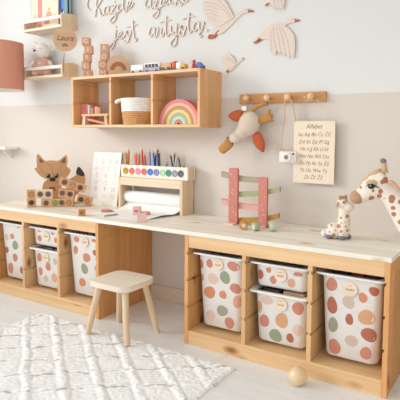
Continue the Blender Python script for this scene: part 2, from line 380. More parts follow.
def storage_bin(label, xc, rimz, H, dots, tagpx, zoom, tagr=.026):
    """rim hangs in the runner groove at rimz; origin at the bin's bottom centre"""
    ox, oy, k = zoom
    t = thing('storage_bin', label, 'storage bin', (xc, FRONT+.222, rimz-H), 0, 'dotted white storage bins')
    g = G(); bm = g.bm; rings = []
    levels = [(z, 0) for z in (0.0, .004, .014)]
    prof = []
    for z, ins in ((0, .014), (.004, .005), (.012, 0)): prof.append((z, ins))
    for z in (H*.35, H*.7, H-.012): prof.append((z, 0))
    inner = [(H-.012, .003), (H*.5, .003), (.016, .003), (.004, .012)]
    for z, ins in prof+inner:
        w_, d_, r = bin_size(z, H)
        rings.append([bm.verts.new((x, y, z)) for x, y in rrect(w_-2*ins, d_-2*ins, max(.012, r-ins))])
    n = len(rings[0])
    for A, B_ in zip(rings[:-1], rings[1:]):
        for i in range(n): bm.faces.new((A[i], A[(i+1) % n], B_[(i+1) % n], B_[i]))
    bm.faces.new(rings[0][::-1]); bm.faces.new(rings[-1])
    obj('body', g, BINM, t, smooth=True)
    # rim: flange with a down-turned lip
    g = G(); bm = g.bm; rings = []
    w_, d_, r = bin_size(H, H)
    RW = COLW+.009; RD = .395
    for ww, dd, rr, z in ((w_-.006, d_-.006, r, H-.014), (w_-.006, d_-.006, r, H-.001), (w_+.004, d_+.004, r, H+.003), (RW-.004, RD-.004, .03, H+.003), (RW, RD, .03, H+.001), (RW, RD, .03, H-.004), (RW-.003, RD-.003, .028, H-.004), (RW-.006, RD-.006, .026, H-.001), (w_+.002, d_+.002, r, H-.003), (w_, d_, r, H-.014)):
        rings.append([bm.verts.new((x, y, z)) for x, y in rrect(ww, dd, rr)])
    for A, B_ in zip(rings, rings[1:]+rings[:1]):
        for i in range(n): bm.faces.new((A[i], A[(i+1) % n], B_[(i+1) % n], B_[i]))
    obj('rim', g, WHITEPL, t, smooth=True)
    def front(s, z, off):
        w_, d_, r = bin_size(z, H); h = w_/2-r; a = abs(s); sg = 1 if s >= 0 else -1
        if a <= h: return Vector((s, -d_/2-off, z))
        th = min((a-h)/r, PI/2); ex = max(0, a-h-r*PI/2)
        return Vector((sg*(h+(r+off)*math.sin(th)), -d_/2+r-(r+off)*math.cos(th)+ex, z))
    y_front = FRONT+.222-.170
    for i, (X, Y, rx, ry, c) in enumerate(dots):
        u, v = ox+X/k, oy+Y/k
        P = on_y(u, v, y_front); P2 = on_y(u+rx/k, v, y_front); P3 = on_y(u, v+ry/k, y_front)
        s, z = P.x-xc, P.z-(rimz-H); a, b_ = abs(P2.x-P.x), abs(P3.z-P.z)
        b_ = min(b_, max(.006, z-.012), max(.006, H-.018-z))
        g = G(); bm = g.bm; prev = None; rr = random.Random(i*7+int(xc*1000)); ph = rr.random()*6; ph2 = rr.random()*6
        cv = bm.verts.new(front(s, z, .0007))
        for q in (.5, 1.0):
            ring = []
            for j in range(20):
                th = 2*PI*j/20; wv = 1+.05*math.sin(2*th+ph)+.04*math.sin(3*th+ph2)
                ring.append(bm.verts.new(front(s+a*q*wv*math.cos(th), min(max(z+b_*q*wv*math.sin(th), .006), H-.016), .0007)))
            for j in range(20):
                if prev: bm.faces.new((prev[j], prev[(j+1) % 20], ring[(j+1) % 20], ring[j]))
                else: bm.faces.new((cv, ring[(j+1) % 20], ring[j]))
            prev = ring
        obj('dot_sticker', g, M('dot_'+c, DOTC[c], .55, .05, 60), t, smooth='full')
    if tagpx:
        P = on_y(tagpx[0], tagpx[1], y_front); s, z = P.x-xc, P.z-(rimz-H)
        g = G(); g.prism(disc_pts((0, 0), tagr, n=28), -.0015, .0015)
        y0 = front(s, z, .004).y
        tg = obj('name_tag', g, BIRCH, t, loc=(s, y0, z)); tg['label'] = 'round pale wooden tag with a scribbled word'
        g = G(); pts = [(-tagr*.55+tagr*1.1*q/24, .0+.25*tagr*math.sin(q*1.7)*(.5+.5*math.sin(q*.9)) - tagr*.08) for q in range(25)]
        g.tube([(a_, -.0018, b_) for a_, b_ in pts], .0007, 4)
        g.tube([(a_*.45, -.0018, tagr*.5+b_*.3) for a_, b_ in pts[::2]], .0006, 4)
        obj('scribble', g, BROWNINK, tg)
    return t
zR1, zRM, zRR = (185, 240, 4), (240, 250, 3.64), (310, 260, 3.636)
zL1, zLR = (0, 215, 4.45), (55, 220, 4.7)
def colx(x0, k): return x0+.02+COLW/2+k*(COLW+.02)
G1, G2 = .434, .308
storage_bin('deep dotted bin in the column nearest the stool of the right frame', colx(XR0, 0), G1, .352,
    [(66, 95, 9, 18, 'orange'), (100, 93, 13, 17, 'terra'), (195, 105, 24, 27, 'terra'), (112, 155, 20, 23, 'dusty'), (160, 150, 20, 26, 'green'), (200, 195, 22, 20, 'terra'), (97, 210, 22, 25, 'orange'), (150, 220, 14, 17, 'orange'), (208, 250, 20, 25, 'peach'), (145, 285, 22, 22, 'sage'), (98, 305, 17, 22, 'dusty'), (173, 335, 20, 22, 'terra'), (68, 150, 7, 16, 'tan')], (219, 264.2), zR1)
storage_bin('shallow dotted bin above the medium bin in the right frame', colx(XR0, 1), G1, .108,
    [(75, 88, 11, 19, 'rust'), (106, 72, 10, 14, 'terra'), (122, 108, 13, 15, 'terra'), (212, 88, 16, 17, 'terra'), (188, 120, 15, 16, 'tan')], (281.2, 275), zRM, .028)
storage_bin('medium dotted bin below the shallow bin in the right frame', colx(XR0, 1), G2, .23,
    [(100, 182, 20, 22, 'dusty'), (72, 205, 10, 20, 'tan'), (212, 212, 22, 23, 'terra'), (88, 258, 17, 24, 'terra'), (152, 257, 24, 27, 'tan'), (210, 293, 21, 20, 'dusty'), (128, 312, 23, 23, 'green'), (181, 322, 13, 18, 'rust')], (281.5, 304), zRM, .028)
storage_bin('deep dotted bin in the rightmost column, largest in view, with dark red toys', colx(XR0, 2), G1, .352,
    [(80, 88, 20, 25, 'terra'), (234, 114, 19, 17, 'rust'), (193, 137, 17, 18, 'orange'), (140, 153, 22, 25, 'beige'), (80, 165, 19, 31, 'rust'), (205, 210, 31, 29, 'tan'), (142, 217, 15, 20, 'rust'), (82, 237, 17, 29, 'sage'), (213, 275, 31, 25, 'rust'), (148, 297, 23, 22, 'beige'), (86, 318, 22, 28, 'terra'), (200, 343, 21, 24, 'terra')], (350.7, 288.9), zRR, .029)
storage_bin('deep dotted bin at the left edge of the photo with a green dot', colx(XL0, 0), G1, .352,
    [(67, 135, 13, 20, 'green'), (55, 95, 9, 13, 'orange'), (30, 98, 8, 15, 'dusty'), (64, 190, 11, 17, 'terra'), (42, 237, 11, 25, 'terra'), (90, 247, 7, 16, 'rust'), (86, 55, 7, 20, 'peach'), (28, 155, 8, 15, 'rust')], None, zL1)
storage_bin('shallow dotted bin above the medium bin in the left frame', colx(XL0, 1), G1, .108,
    [(178, 72, 9, 10, 'beige'), (178, 103, 9, 13, 'terra'), (237, 83, 7, 12, 'terra'), (250, 112, 9, 12, 'orange')], (47.2, 235.9), zL1, .028)
storage_bin('medium dotted bin below the shallow bin in the left frame', colx(XL0, 1), G2, .23,
    [(178, 188, 10, 20, 'terra'), (215, 230, 12, 18, 'terra'), (246, 207, 9, 17, 'beige'), (180, 250, 9, 18, 'orange'), (202, 283, 10, 14, 'beige'), (241, 280, 13, 20, 'peach')], (46.7, 257.2), zL1, .028)
storage_bin('deep dotted bin of the left frame right behind the stool', colx(XL0, 2), G1, .352,
    [(104, 90, 12, 20, 'terra'), (186, 97, 12, 17, 'orange'), (98, 140, 10, 20, 'terra'), (148, 177, 17, 22, 'terra'), (188, 154, 10, 14, 'rust'), (136, 230, 16, 25, 'green'), (123, 295, 15, 21, 'orange'), (192, 230, 8, 16, 'tan'), (176, 305, 12, 20, 'peach')], (85.9, 241.7), zLR, .027)
# toys peeking over the rims
def peek(xc, z0, items, where, floorz):
    for i, (dx, dy, sx, sy, h, c, nm) in enumerate(items):
        g = G(); g.box((-sx/2, -sy/2, 0), (sx/2, sy/2, z0+h-floorz), .006, 2)
        tag(obj('toy_block', g, M('toy_'+nm, c, .5), loc=(xc+dx, FRONT+.222+dy, floorz)), '%s toy block peeking out of the %s' % (nm.replace('_', ' '), where), 'toy', 'toys inside the bins')
peek(colx(XR0, 2), .436, [(-.055, -.10, .07, .05, .006, (60, 40, 38), 'dark_brown'), (.015, -.10, .055, .05, .008, (150, 52, 44), 'dark_red'), (.072, -.10, .045, .05, .005, (92, 44, 40), 'maroon')], 'rightmost bin', .088)
peek(colx(XL0, 2), .436, [(-.055, -.10, .06, .05, .006, (196, 96, 64), 'burnt_orange'), (.005, -.10, .04, .05, .008, (96, 158, 160), 'teal'), (.06, -.10, .06, .05, .006, (196, 70, 60), 'red')], 'bin behind the stool', .088)
peek(colx(XR0, 1), .306, [(-.055, -.06, .08, .16, .004, (74, 62, 56), 'charcoal'), (.05, -.06, .10, .16, .006, (196, 164, 128), 'tan')], 'medium bin of the right frame', .087)
peek(colx(XL0, 1), .306, [(-.04, -.06, .1, .16, .004, (110, 96, 90), 'grey'), (.06, -.06, .08, .16, .002, (84, 72, 66), 'dark_grey')], 'medium bin of the left frame', .087)

# ================================================================ stool
st = thing('stool', 'small pale wooden stool with rounded square seat and four splayed legs', 'stool', (-.318, -.525, 0))
g = G(); out = rrect(.254, .240, .055, 8)
g.prism([(x, y) for x, y in out], -.0135, .0135, mat=Matrix.Translation((0, 0, .2665)) @ Matrix.Rotation(PI/2, 4, 'X'))
bmesh.ops.bevel(g.bm, geom=[e for e in g.bm.edges if abs(e.verts[0].co.z-e.verts[1].co.z) < 1e-5 and len(e.link_faces) == 2 and abs(e.link_faces[0].normal.z-e.link_faces[1].normal.z) > .5], offset=.004, segments=2, affect='EDGES')
obj('seat', g, wood('stool_pine', (240, 226, 206), (249, 240, 225), 'x', staves=(1, .06)), st, smooth=True)
for sx in (-1, 1):
    for sy in (-1, 1):
        g = G(); a = Vector((sx*.127, sy*.111, .0115 if sy < 0 else 0)); b_ = Vector((sx*.082, sy*.072, .254))
        g.tube([a, a.lerp(b_, .5), b_], [.0135, .0155, .0165], 14)
        lg = obj('leg', g, BIRCHZ, st, smooth=True)

# ================================================================ rug
RX0, RX1, RY0, RY1 = -.875, .335, -2.2, -.555
def rug():
    bm = bmesh.new(); nx, ny = 240, 330; rr = random.Random(3)
    fine = {}
    from mathutils import noise
    V = []
    for j in range(ny+1):
        rowv = []
        for i in range(nx+1):
            x = RX0+(RX1-RX0)*i/nx; y = RY0+(RY1-RY0)*j/ny
            wob = noise.noise(Vector((x*9, y*9, 3)))*.012
            h = .010+.003*noise.noise(Vector((x*75, y*75, 0)))+.004*noise.noise(Vector((x*17, y*17, 5)))
            for sl, c0 in ((.78, -.106), (-.77, -.48)):
                q = (y-sl*x-c0+wob)/.17; f = abs(q-round(q))*.17*.79
                if f < .018: h += .005*(1-(f/.018)**2)*(1+.9*noise.noise(Vector((x*40, y*40, 9))))
                elif f < .030: h -= .0015
            e = min(i, nx-i, j, ny-j)
            if e < 3: h *= (.25, .6, .85)[e]
            ex = noise.noise(Vector((x*30, y*30, 1)))*.008 if e < 3 else 0
            rowv.append(bm.verts.new((x+ex+.0015*(rr.random()-.5), y+ex, max(.002, h))))
        V.append(rowv)
    for j in range(ny):
        for i in range(nx): bm.faces.new((V[j][i], V[j][i+1], V[j+1][i+1], V[j+1][i]))
    ring = V[0]+[V[j][nx] for j in range(1, ny+1)]+V[ny][::-1][1:]+[V[j][0] for j in range(ny-1, 0, -1)]
    low = [bm.verts.new((v.co.x, v.co.y, .0006)) for v in ring]
    for k in range(len(ring)):
        k2 = (k+1) % len(ring); bm.faces.new((ring[k2], ring[k], low[k], low[k2]))
    g = G(); g.bm.free(); g.bm = bm
    return g
def rug_mat():
    mt = M('cream_wool', (248, 249, 248), .95, .05, 120, bump=.5); nt = mt.node_tree; b = nt.nodes['Principled BSDF']
    src = b.inputs['Base Color'].links[0].from_socket
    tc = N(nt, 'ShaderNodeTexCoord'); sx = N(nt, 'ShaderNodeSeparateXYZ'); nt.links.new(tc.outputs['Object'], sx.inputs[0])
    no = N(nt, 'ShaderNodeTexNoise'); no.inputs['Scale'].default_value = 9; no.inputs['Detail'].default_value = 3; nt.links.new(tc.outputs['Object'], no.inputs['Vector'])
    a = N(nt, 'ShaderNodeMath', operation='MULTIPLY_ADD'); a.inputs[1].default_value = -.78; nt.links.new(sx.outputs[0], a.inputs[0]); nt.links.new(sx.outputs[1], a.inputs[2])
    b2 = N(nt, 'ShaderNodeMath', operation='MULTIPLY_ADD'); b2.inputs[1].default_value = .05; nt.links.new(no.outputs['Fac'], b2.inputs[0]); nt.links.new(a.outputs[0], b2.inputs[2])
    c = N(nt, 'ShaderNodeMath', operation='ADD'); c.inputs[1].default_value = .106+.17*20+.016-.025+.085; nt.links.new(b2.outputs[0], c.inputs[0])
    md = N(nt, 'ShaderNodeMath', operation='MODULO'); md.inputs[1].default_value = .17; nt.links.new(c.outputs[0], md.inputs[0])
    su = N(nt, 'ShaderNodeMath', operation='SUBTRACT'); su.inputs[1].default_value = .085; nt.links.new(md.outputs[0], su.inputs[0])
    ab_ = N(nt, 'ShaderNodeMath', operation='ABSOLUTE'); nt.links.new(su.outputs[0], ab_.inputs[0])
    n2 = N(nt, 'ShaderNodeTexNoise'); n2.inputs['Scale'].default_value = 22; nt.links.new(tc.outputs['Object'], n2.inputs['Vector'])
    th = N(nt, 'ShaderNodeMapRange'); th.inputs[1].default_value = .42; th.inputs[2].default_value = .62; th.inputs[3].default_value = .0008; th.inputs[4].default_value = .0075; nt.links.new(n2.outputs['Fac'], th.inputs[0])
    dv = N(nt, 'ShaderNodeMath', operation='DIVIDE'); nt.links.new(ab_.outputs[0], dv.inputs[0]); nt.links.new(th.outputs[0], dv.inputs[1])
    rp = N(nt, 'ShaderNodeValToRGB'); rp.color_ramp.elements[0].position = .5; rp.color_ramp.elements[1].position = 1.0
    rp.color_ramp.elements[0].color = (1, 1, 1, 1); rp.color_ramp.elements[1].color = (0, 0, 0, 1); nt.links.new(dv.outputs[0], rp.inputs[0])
    mx = N(nt, 'ShaderNodeMix', data_type='RGBA'); nt.links.new(rp.outputs[0], mx.inputs[0]); nt.links.new(src, mx.inputs[6]); mx.inputs[7].default_value = lin((200, 189, 180)); nt.links.new(mx.outputs[2], b.inputs['Base Color'])  # taupe lines paint shade along one set of lattice ridges
    return mt
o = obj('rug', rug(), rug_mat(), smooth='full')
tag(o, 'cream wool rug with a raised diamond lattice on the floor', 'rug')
# wooden ball
c = on_z(297, 384.5, .0)
g = G(); g.ell((0, 0, 0), .037, sub=4)
BALLM = M('lacquered_beech', (236, 205, 164), .3, .03, coat=.4)
tag(obj('wooden_ball', g, BALLM, smooth='full', loc=(.607, -.53, .037)), 'glossy pale wooden ball on the floor by the right frame', 'ball')

# ================================================================ wall shelf
SX1, SZ0, SH, SD = -.0787, 1.0231, .30, .21
SX0 = SX1-.93
ws = thing('wall_shelf', 'pine wall shelf with three open compartments', 'shelf', (SX0, -SD, SZ0))
SW_ = (.93-4*.016)/3
SHP = wood('shelf_pine', (222, 180, 134), (236, 202, 160), 'x', (4, (178, 120, 78)))
SHZ = wood('shelf_pine_side', (224, 166, 110), (240, 192, 140), 'z', (6, (156, 92, 54)), staves=(1, .07))
for k in range(4):
    x0 = k*(SW_+.016)
    fc = (-1, 1) if 0 < k < 3 else ((1,) if k == 0 else (-1,))
    side_panel('side_panel' if k in (0, 3) else 'divider', x0, x0+.016, ws, 0 if k in (0, 3) else .016, .30 if k in (0, 3) else .284, 0 if k in (0, 3) else .002, SD, (.145, .262), fc, SHZ, gd=.004)
for z in (0, .284):
    g = G(); g.box((.016, 0.001, z), (.914, SD, z+.016), .001); obj('shelf_board' if z == 0 else 'top_board', g, SHP, ws)
for yy, zz in ((.03, .012), (.18, .012), (.03, .29), (.18, .29)):
    g = G(); g.lathe([(0, 0), (.0045, 0), (.0045, .0012), (0, .0012)], 10, mat=Matrix.Translation((.93, yy, zz)) @ Matrix.Rotation(PI/2, 4, 'Y')); obj('screw_head', g, M('steel', (150, 145, 140)), ws)
def comp(k): return SX0+.016+SW_/2+k*(SW_+.016)      # compartment centre
SB = SZ0+.016; ST = SZ0+SH
# compartment: pounding bench and pink board
bxa, bxb = on_y(81.5, 115, -.2).x, on_y(108, 115, -.2).x; bxm = (bxa+bxb)/2; bhw = (bxb-bxa)/2
pb = thing('pounding_bench', 'wooden toy pounding bench with pink and grey pegs in the shelf compartment', 'toy', (bxm, -.182, SB))
g = G(); g.box((-bhw, -.020, .050), (bhw, .020, .064), .002); obj('bench_top', g, BLOCKW, pb)
for s_, mt in ((-1, BIRCHZ), (1, BLOCKW)):
    g = G(); x_ = s_*(bhw-.022); g.prism([(x_-.012+s_*.006, 0), (x_+.012+s_*.006, 0), (x_+.009, .050), (x_-.009, .050)], -.018, .018); obj('leg', g, mt, pb)
g = G(); g.prism([(-bhw+.045, .026), (bhw-.036, .002), (bhw-.036, .014), (-bhw+.045, .040)], -.014, .014); obj('ramp', g, M('coral_paint', (222, 134, 122), .5), pb)
for u_, c_, h in ((89.2, (204, 200, 194), .118), (92.6, (216, 128, 116), .100), (96.4, (238, 190, 178), .106), (99.2, (228, 156, 118), .102)):
    dx = on_y(u_, 110, -.182).x-bxm
    g = G(); g.lathe([(0, .0645), (.011, .0645), (.011, h-.002), (.009, h), (0, h)], 16, (dx, .004, 0)); obj('peg', g, M('peg_%d_%d' % (c_[0], c_[1]), c_, .5), pb, smooth=True)
px0 = SX0+.018
g = G(); g.box((0, -.009, 0), (.062, .009, .128), .003, 2); tag(obj('pink_board', g, M('pink_board', (216, 128, 116), .55), loc=(px0, -.145, SB)), 'upright coral pink board behind the pounding bench', 'toy')
# compartment: basket
bk = thing('basket', 'round rope basket with white top and straw bottom in the middle compartment', 'basket', (comp(1)-.004, -.122, SB), math.radians(32))
def coils(z0, z1, n, r0, r1, th):
    pr = []
    for i in range(n):
        za = z0+(z1-z0)*i/n; r = r0+(r1-r0)*(i+.5)/n; dz = (z1-z0)/n
        for q in range(5):
            a = -PI/2+PI*q/4; pr.append((r+th*math.cos(a), za+dz/2+dz/2*math.sin(a)*.96))
    return pr
a_ = coils(0, .072, 6, .090, .099, .005); b_ = coils(.072, .148, 6, .099, .105, .005)
g = G(); g.lathe([(0, .002)]+a_+[(.094, .072), (.086, .006), (0, .006)], 40)
STRAW = M('straw_weave', (214, 160, 104), .9, .3, 90, bump=.9)
obj('straw_bottom', g, STRAW, bk, smooth='full')
g = G(); g.lathe(b_+[(.101, .148), (.096, .078), (.097, .072)], 40); obj('rope_top', g, M('white_rope', (245, 240, 232), .9, .05, 140, bump=.6), bk, smooth='full')
for s in (-1, 1):
    g = G(); aa = PI if s < 0 else 0
    c0 = Vector((math.cos(PI+.0)*s*-1*.1, 0, 0))
    pts = [Vector((s*.092, -.040, .140)), Vector((s*.122, -.034, .132)), Vector((s*.134, 0, .126)), Vector((s*.122, .034, .132)), Vector((s*.092, .040, .140))]
    g.tube(cat_spline(pts, 5), .0095, 8); obj('handle', g, _mc['white_rope'], bk, smooth='full')
# compartment: nested rainbow arches
RBC = [((226, 132, 126), 'coral pink', 'outermost'), ((240, 184, 172), 'pale pink', 'second'), ((198, 146, 78), 'mustard', 'third'), ((238, 208, 146), 'light yellow', 'fourth'), ((170, 184, 150), 'sage green', 'fifth'), ((206, 222, 206), 'mint', 'sixth'), ((206, 138, 98), 'terracotta', 'innermost')]
for i, (c_, nm, pos) in enumerate(RBC):
    ro = .134-.0178*i; ri = ro-.0168
    if i == 6: ri = .010
    pts = [(ro*math.cos(PI*k/28), ro*math.sin(PI*k/28)) for k in range(29)]+[(ri*math.cos(PI*k/28), ri*math.sin(PI*k/28)) for k in range(28, -1, -1)]
    g = G(); g.prism(pts, -.03, .03)
    tag(obj('rainbow_arch', g, M('arch_'+nm.replace(' ', '_'), c_, .6), smooth=True, loc=(comp(2)-.006, -.135, SB)), '%s %s arch of the wooden stacking rainbow on the shelf' % (pos, nm), 'toy', 'arches of the stacking rainbow')

# ================================================================ on top of the wall shelf
CUBEM = wood('letter_cube_wood', (212, 160, 128), (224, 176, 144), 'x', fine=.6)
CREAMINK = M('cream_ink', (250, 240, 226), .6)
def letter_stack(word, O, a, zoom, centers, lbl):
    pl = Plane(O, a, *zoom); S = .0485
    for i, (L, X) in enumerate(zip(word, centers)):
        s, h = pl(X, 100); n = len(word)-1-i
        P = pl.world(s, 0); P.z = ST+n*(S+.0004)
        rz = pl.a+random.uniform(-.1, .1)
        order = ['bottom', 'second', 'third', 'fourth', 'top'][n] if n < len(word)-1 else 'top'
        t = thing('letter_cube', 'wooden cube with white letter %s in the %s' % (L, lbl), 'toy', P, rz, 'letter cubes on the wall shelf')
        g = G(); g.box((-S/2, -S/2, 0), (S/2, S/2, S), .0025, 2); obj('cube', g, CUBEM, t)
        text('letter', L, .037, CREAMINK, t, (0, -S/2-.0006, S/2))
letter_stack('GIRLS', (-.93, -.10, ST), 36, (7.27, 75, 30), (84, 101, 90, 81, 95), 'left stack reading GIRLS')
letter_stack('ROOM', (-.83, -.10, ST), 36, (7.27, 75, 30), (217, 217, 203, 210), 'right stack reading ROOM')
# the two O cubes differ by height
_os = [o for o in COL.objects if o.get('label', '') == 'wooden cube with white letter O in the right stack reading ROOM']
_os.sort(key=lambda o: -o.location.z); _os[0]['label'] = 'upper wooden cube with white letter O below the R cube'; _os[1]['label'] = 'lower wooden cube with white letter O above the M cube'
# rainbow plaque
pl = Plane((-.73, -.12, ST), 36, 7.27, 75, 30); k_ = pl.scale(); s0, h0 = pl(316, 240)
P = pl.world(s0, 0); P.z = ST
rp = thing('rainbow_plaque', 'round-topped wooden plaque with a brown rainbow, beside the letter cubes', 'decoration', P, pl.a)
R_ = 84*k_; hc = .066
pts = [(R_*math.cos(a), hc+R_*math.sin(a)) for a in [math.radians(q) for q in range(-56, 237, 8)]]
zmin = min(p[1] for p in pts); pts = [(x, z-zmin) for x, z in pts]; hc -= zmin
g = G(); g.prism(pts, -.006, .006); obj('disc', g, KRAFT, rp, smooth=True)
g = G(); ro, ri = 58*k_, 30*k_; zc = hc-24*k_
g.prism([(ro*math.cos(PI*k/20), zc+ro*math.sin(PI*k/20)) for k in range(21)]+[(ri*math.cos(PI*k/20), zc+ri*math.sin(PI*k/20)) for k in range(20, -1, -1)], -.0085, -.006)
obj('rainbow', g, M('brown_rainbow', (176, 112, 72), .6), rp)
# toy vehicles
def wheel(parent, x, y, r, mt, w_=.008):
    g = G(); g.lathe([(0, -w_/2), (r*.9, -w_/2), (r, -w_/4), (r, w_/4), (r*.9, w_/2), (0, w_/2)], 16, mat=Matrix.Translation((x, y, r)) @ Matrix.Rotation(PI/2, 4, 'X')); obj('wheel', g, mt, parent, smooth=True)
TYRE = M('grey_tyre', (104, 98, 98), .7)
def on_top(u, y): return on_y(u, 66, y).x
xa, xb = on_top(132.5, -.15), on_top(145, -.15)
bus = thing('toy_bus', 'white toy bus in front of the wall letters on the shelf top', 'toy vehicle', ((xa+xb)/2, -.15, ST), 0)
g = G(); L = xb-xa; g.box((-L/2, -.018, .008), (L/2, .018, .050), .006, 3); obj('body', g, WHITEPL, bus, smooth=True)
g = G(); g.box((-L/2+.006, -.0185, .014), (L/2-.006, .0185, .02)); obj('stripe', g, M('lilac_stripe', (190, 184, 214), .5), bus)
for x_ in (-L*.3, L*.3):
    for y_ in (-.017, .017): wheel(bus, x_, y_, .009, TYRE)
xa, xb = on_top(146, -.15), on_top(161.5, -.15); L = xb-xa
tr = thing('toy_coach', 'lilac and white toy coach with four black windows on the shelf top', 'toy vehicle', ((xa+xb)/2, -.15, ST), 0)
g = G(); g.box((-L/2, -.018, .008), (L/2, .018, .028), .004, 2); obj('lower_body', g, M('lilac_paint', (178, 172, 206), .4), tr)
g = G(); g.box((-L/2, -.018, .028), (L/2, .018, .054), .005, 2); obj('upper_body', g, WHITEPL, tr)
for q in range(4):
    g = G(); x_ = -L/2+L*(q+.75)/4.6; g.box((x_-.009, -.0192, .030), (x_+.009, -.0175, .046), .002); obj('window', g, BLACK, tr)
for x_ in (-L*.3, L*.3):
    for y_ in (-.017, .017): wheel(tr, x_, y_, .009, TYRE)
xa, xb = on_top(163, -.15), on_top(173, -.15); L = xb-xa
wg = thing('toy_wagon', 'plain wooden toy wagon between the coach and the red truck', 'toy vehicle', ((xa+xb)/2, -.15, ST))
g = G(); g.box((-L/2, -.02, .008), (L/2, .02, .046), .002); obj('body', g, BLOCKW, wg)
for x_ in (-L*.28, L*.28):
    for y_ in (-.022, .022): wheel(wg, x_, y_, .012, TYRE)
xa, xb = on_top(173.5, -.15), on_top(187, -.15); L = xb-xa
tk = thing('toy_truck', 'red, white and yellow toy truck on the shelf top', 'toy vehicle', ((xa+xb)/2, -.15, ST))
for nm, f0, f1, h, c_ in (('cab', 0, .3, .052, (212, 76, 52)), ('tank', .3, .7, .044, (244, 240, 232)), ('tail', .7, 1, .034, (232, 176, 64))):
    g = G(); g.box((-L/2+L*f0, -.017, .008), (-L/2+L*f1-.001, .017, h), .005, 2); obj(nm, g, M('truck_'+nm, c_, .4), tk, smooth=True)
for x_ in (-L*.3, L*.3):
    for y_ in (-.017, .017): wheel(tk, x_, y_, .009, TYRE)
fg = thing('toy_figure', 'small red toy figure next to the blue car on the shelf end', 'toy', (on_top(194, -.15), -.15, ST))
g = G(); g.lathe([(0, 0), (.013, 0), (.014, .006), (.010, .03), (.006, .036), (0, .037)], 16); obj('body', g, M('red_toy', (206, 66, 44), .4), fg, smooth='full')
g = G(); g.ell((0, 0, .044), .010, sub=2); obj('head', g, M('orange_toy', (216, 96, 60), .4), fg, smooth='full')
cr = thing('toy_car', 'small blue toy car at the right end of the shelf top', 'toy vehicle', (on_top(200, -.15), -.15, ST))
g = G(); g.prism([(-.022, .008), (.024, .008), (.025, .02), (.014, .022), (.006, .036), (-.012, .036), (-.02, .024)], -.014, .014); obj('body', g, M('blue_toy', (96, 108, 196), .4), cr)
for x_ in (-.013, .014):
    for y_ in (-.014, .014): wheel(cr, x_, y_, .008, TYRE)

# ================================================================ small wall racks with books and bear
def rack(z0, x0, x1, label, h=.085, d=.13):
    t = thing('picture_rack', label, 'shelf', (x0, -d, z0), 0, 'small birch wall racks')
    W_ = x1-x0
    for xx in (0, W_-.012):
        # side panels rise towards the wall
        g = G(); pts = cat_spline([(0, 0), (d, 0), (d, h+.006), (d*.75, h+.012), (d*.4, h+.008), (0, h*.92)], 1, True)
        g.prism([(0, 0), (d, 0), (d, h+.004), (d*.7, h+.012), (d*.3, h+.004), (0, h*.94)], 0, .012, mat=Matrix.Translation((xx+.012, 0, 0)) @ Matrix.Rotation(PI/2, 4, 'Z'))
        obj('side_panel', g, BIRCHZ, t)
    g = G(); g.box((.012, .004, .0), (W_-.012, d, .012), .001); obj('bottom_board', g, BIRCH, t)
    g = G(); g.box((.012, 0, .0), (W_-.012, .01, .018), .001); obj('lower_rail', g, BIRCH, t)
    g = G(); g.box((.012, 0, .056), (W_-.012, .01, .076), .001); obj('front_rail', g, M('white_rail', (246, 238, 226), .5, .03), t)
    return t
UZ, LZ = 1.655, 1.345
rack(UZ, -1.55, -1.178, 'small birch wall rack holding picture books, near the top of the photo')
rack(LZ, -1.55, -1.178, 'small birch wall rack holding the teddy bear beside the pink lamp')
def book(xa, xb, y, th, h, c, label, tilt=0, art=None):
    x0 = on_y(xa, 12, y-th).x; x1 = on_y(xb, 12, y-th).x
    t = thing('book', label, 'book', ((x0+x1)/2, y, UZ+.012), 0, 'picture books in the wall rack')
    W_ = x1-x0
    g = G(); g.box((-W_/2, -th, 0), (W_/2, -th+.0025, h), .0008); g.box((-W_/2, -.0025, 0), (W_/2, 0, h), .0008); g.box((-W_/2, -th, 0), (-W_/2+.0025, 0, h))
    obj('cover', g, M('cover_%d_%d_%d' % c, c, .5, .08, 18), t)
    g = G(); g.box((-W_/2+.003, -th+.0025, .003), (W_/2-.003, -.0025, h-.004)); obj('page_block', g, M('paper', (244, 236, 222), .8), t)
    for (nm, pts, cc) in (art or []):
        g = G(); g.prism([(-W_/2+a*W_, b*h) for a, b in pts], -th-.0006, -th); obj(nm, g, M('print_%d_%d_%d' % cc, cc, .6, .1, 60), t)
blob = lambda cx, cy, rx, ry, sd=0: disc_pts((cx, cy), rx, ry, 16, .12, sd)
book(31, 38.5, -.028, .016, .24, (226, 212, 188), 'cream picture book, leftmost in the wall rack', art=[('print', blob(.5, .3, .3, .06), (196, 168, 140)), ('print', blob(.55, .42, .25, .09, 3), (210, 200, 190))])
book(38.2, 42.5, -.050, .022, .25, (228, 124, 110), 'coral pink book with a thin visible spine in the wall rack')
book(42, 58, -.074, .012, .24, (240, 222, 192), 'picture book with a pink figure on its wide cream cover', art=[('print', blob(.42, .36, .17, .12, 1), (232, 160, 140)), ('print', blob(.46, .53, .08, .045, 2), (226, 172, 130)), ('print', blob(.28, .22, .2, .09, 5), (216, 150, 110)), ('print', blob(.75, .3, .16, .09, 6), (226, 206, 160))])
book(58, 60.2, -.034, .022, .25, (96, 44, 46), 'dark maroon book between the cream and blue books')
book(60.2, 66, -.056, .016, .25, (76, 122, 206), 'blue patterned book in the wall rack', art=[('print', blob(.35, .36, .25, .12, 4), (206, 220, 244)), ('print', blob(.35, .42, .14, .06, 7), (70, 72, 160)), ('print', [(.8, .1), (1, .1), (1, .95), (.8, .95)], (112, 190, 110))])
book(65.5, 69.5, -.024, .014, .25, (98, 160, 186), 'teal blue book, rightmost in the wall rack')
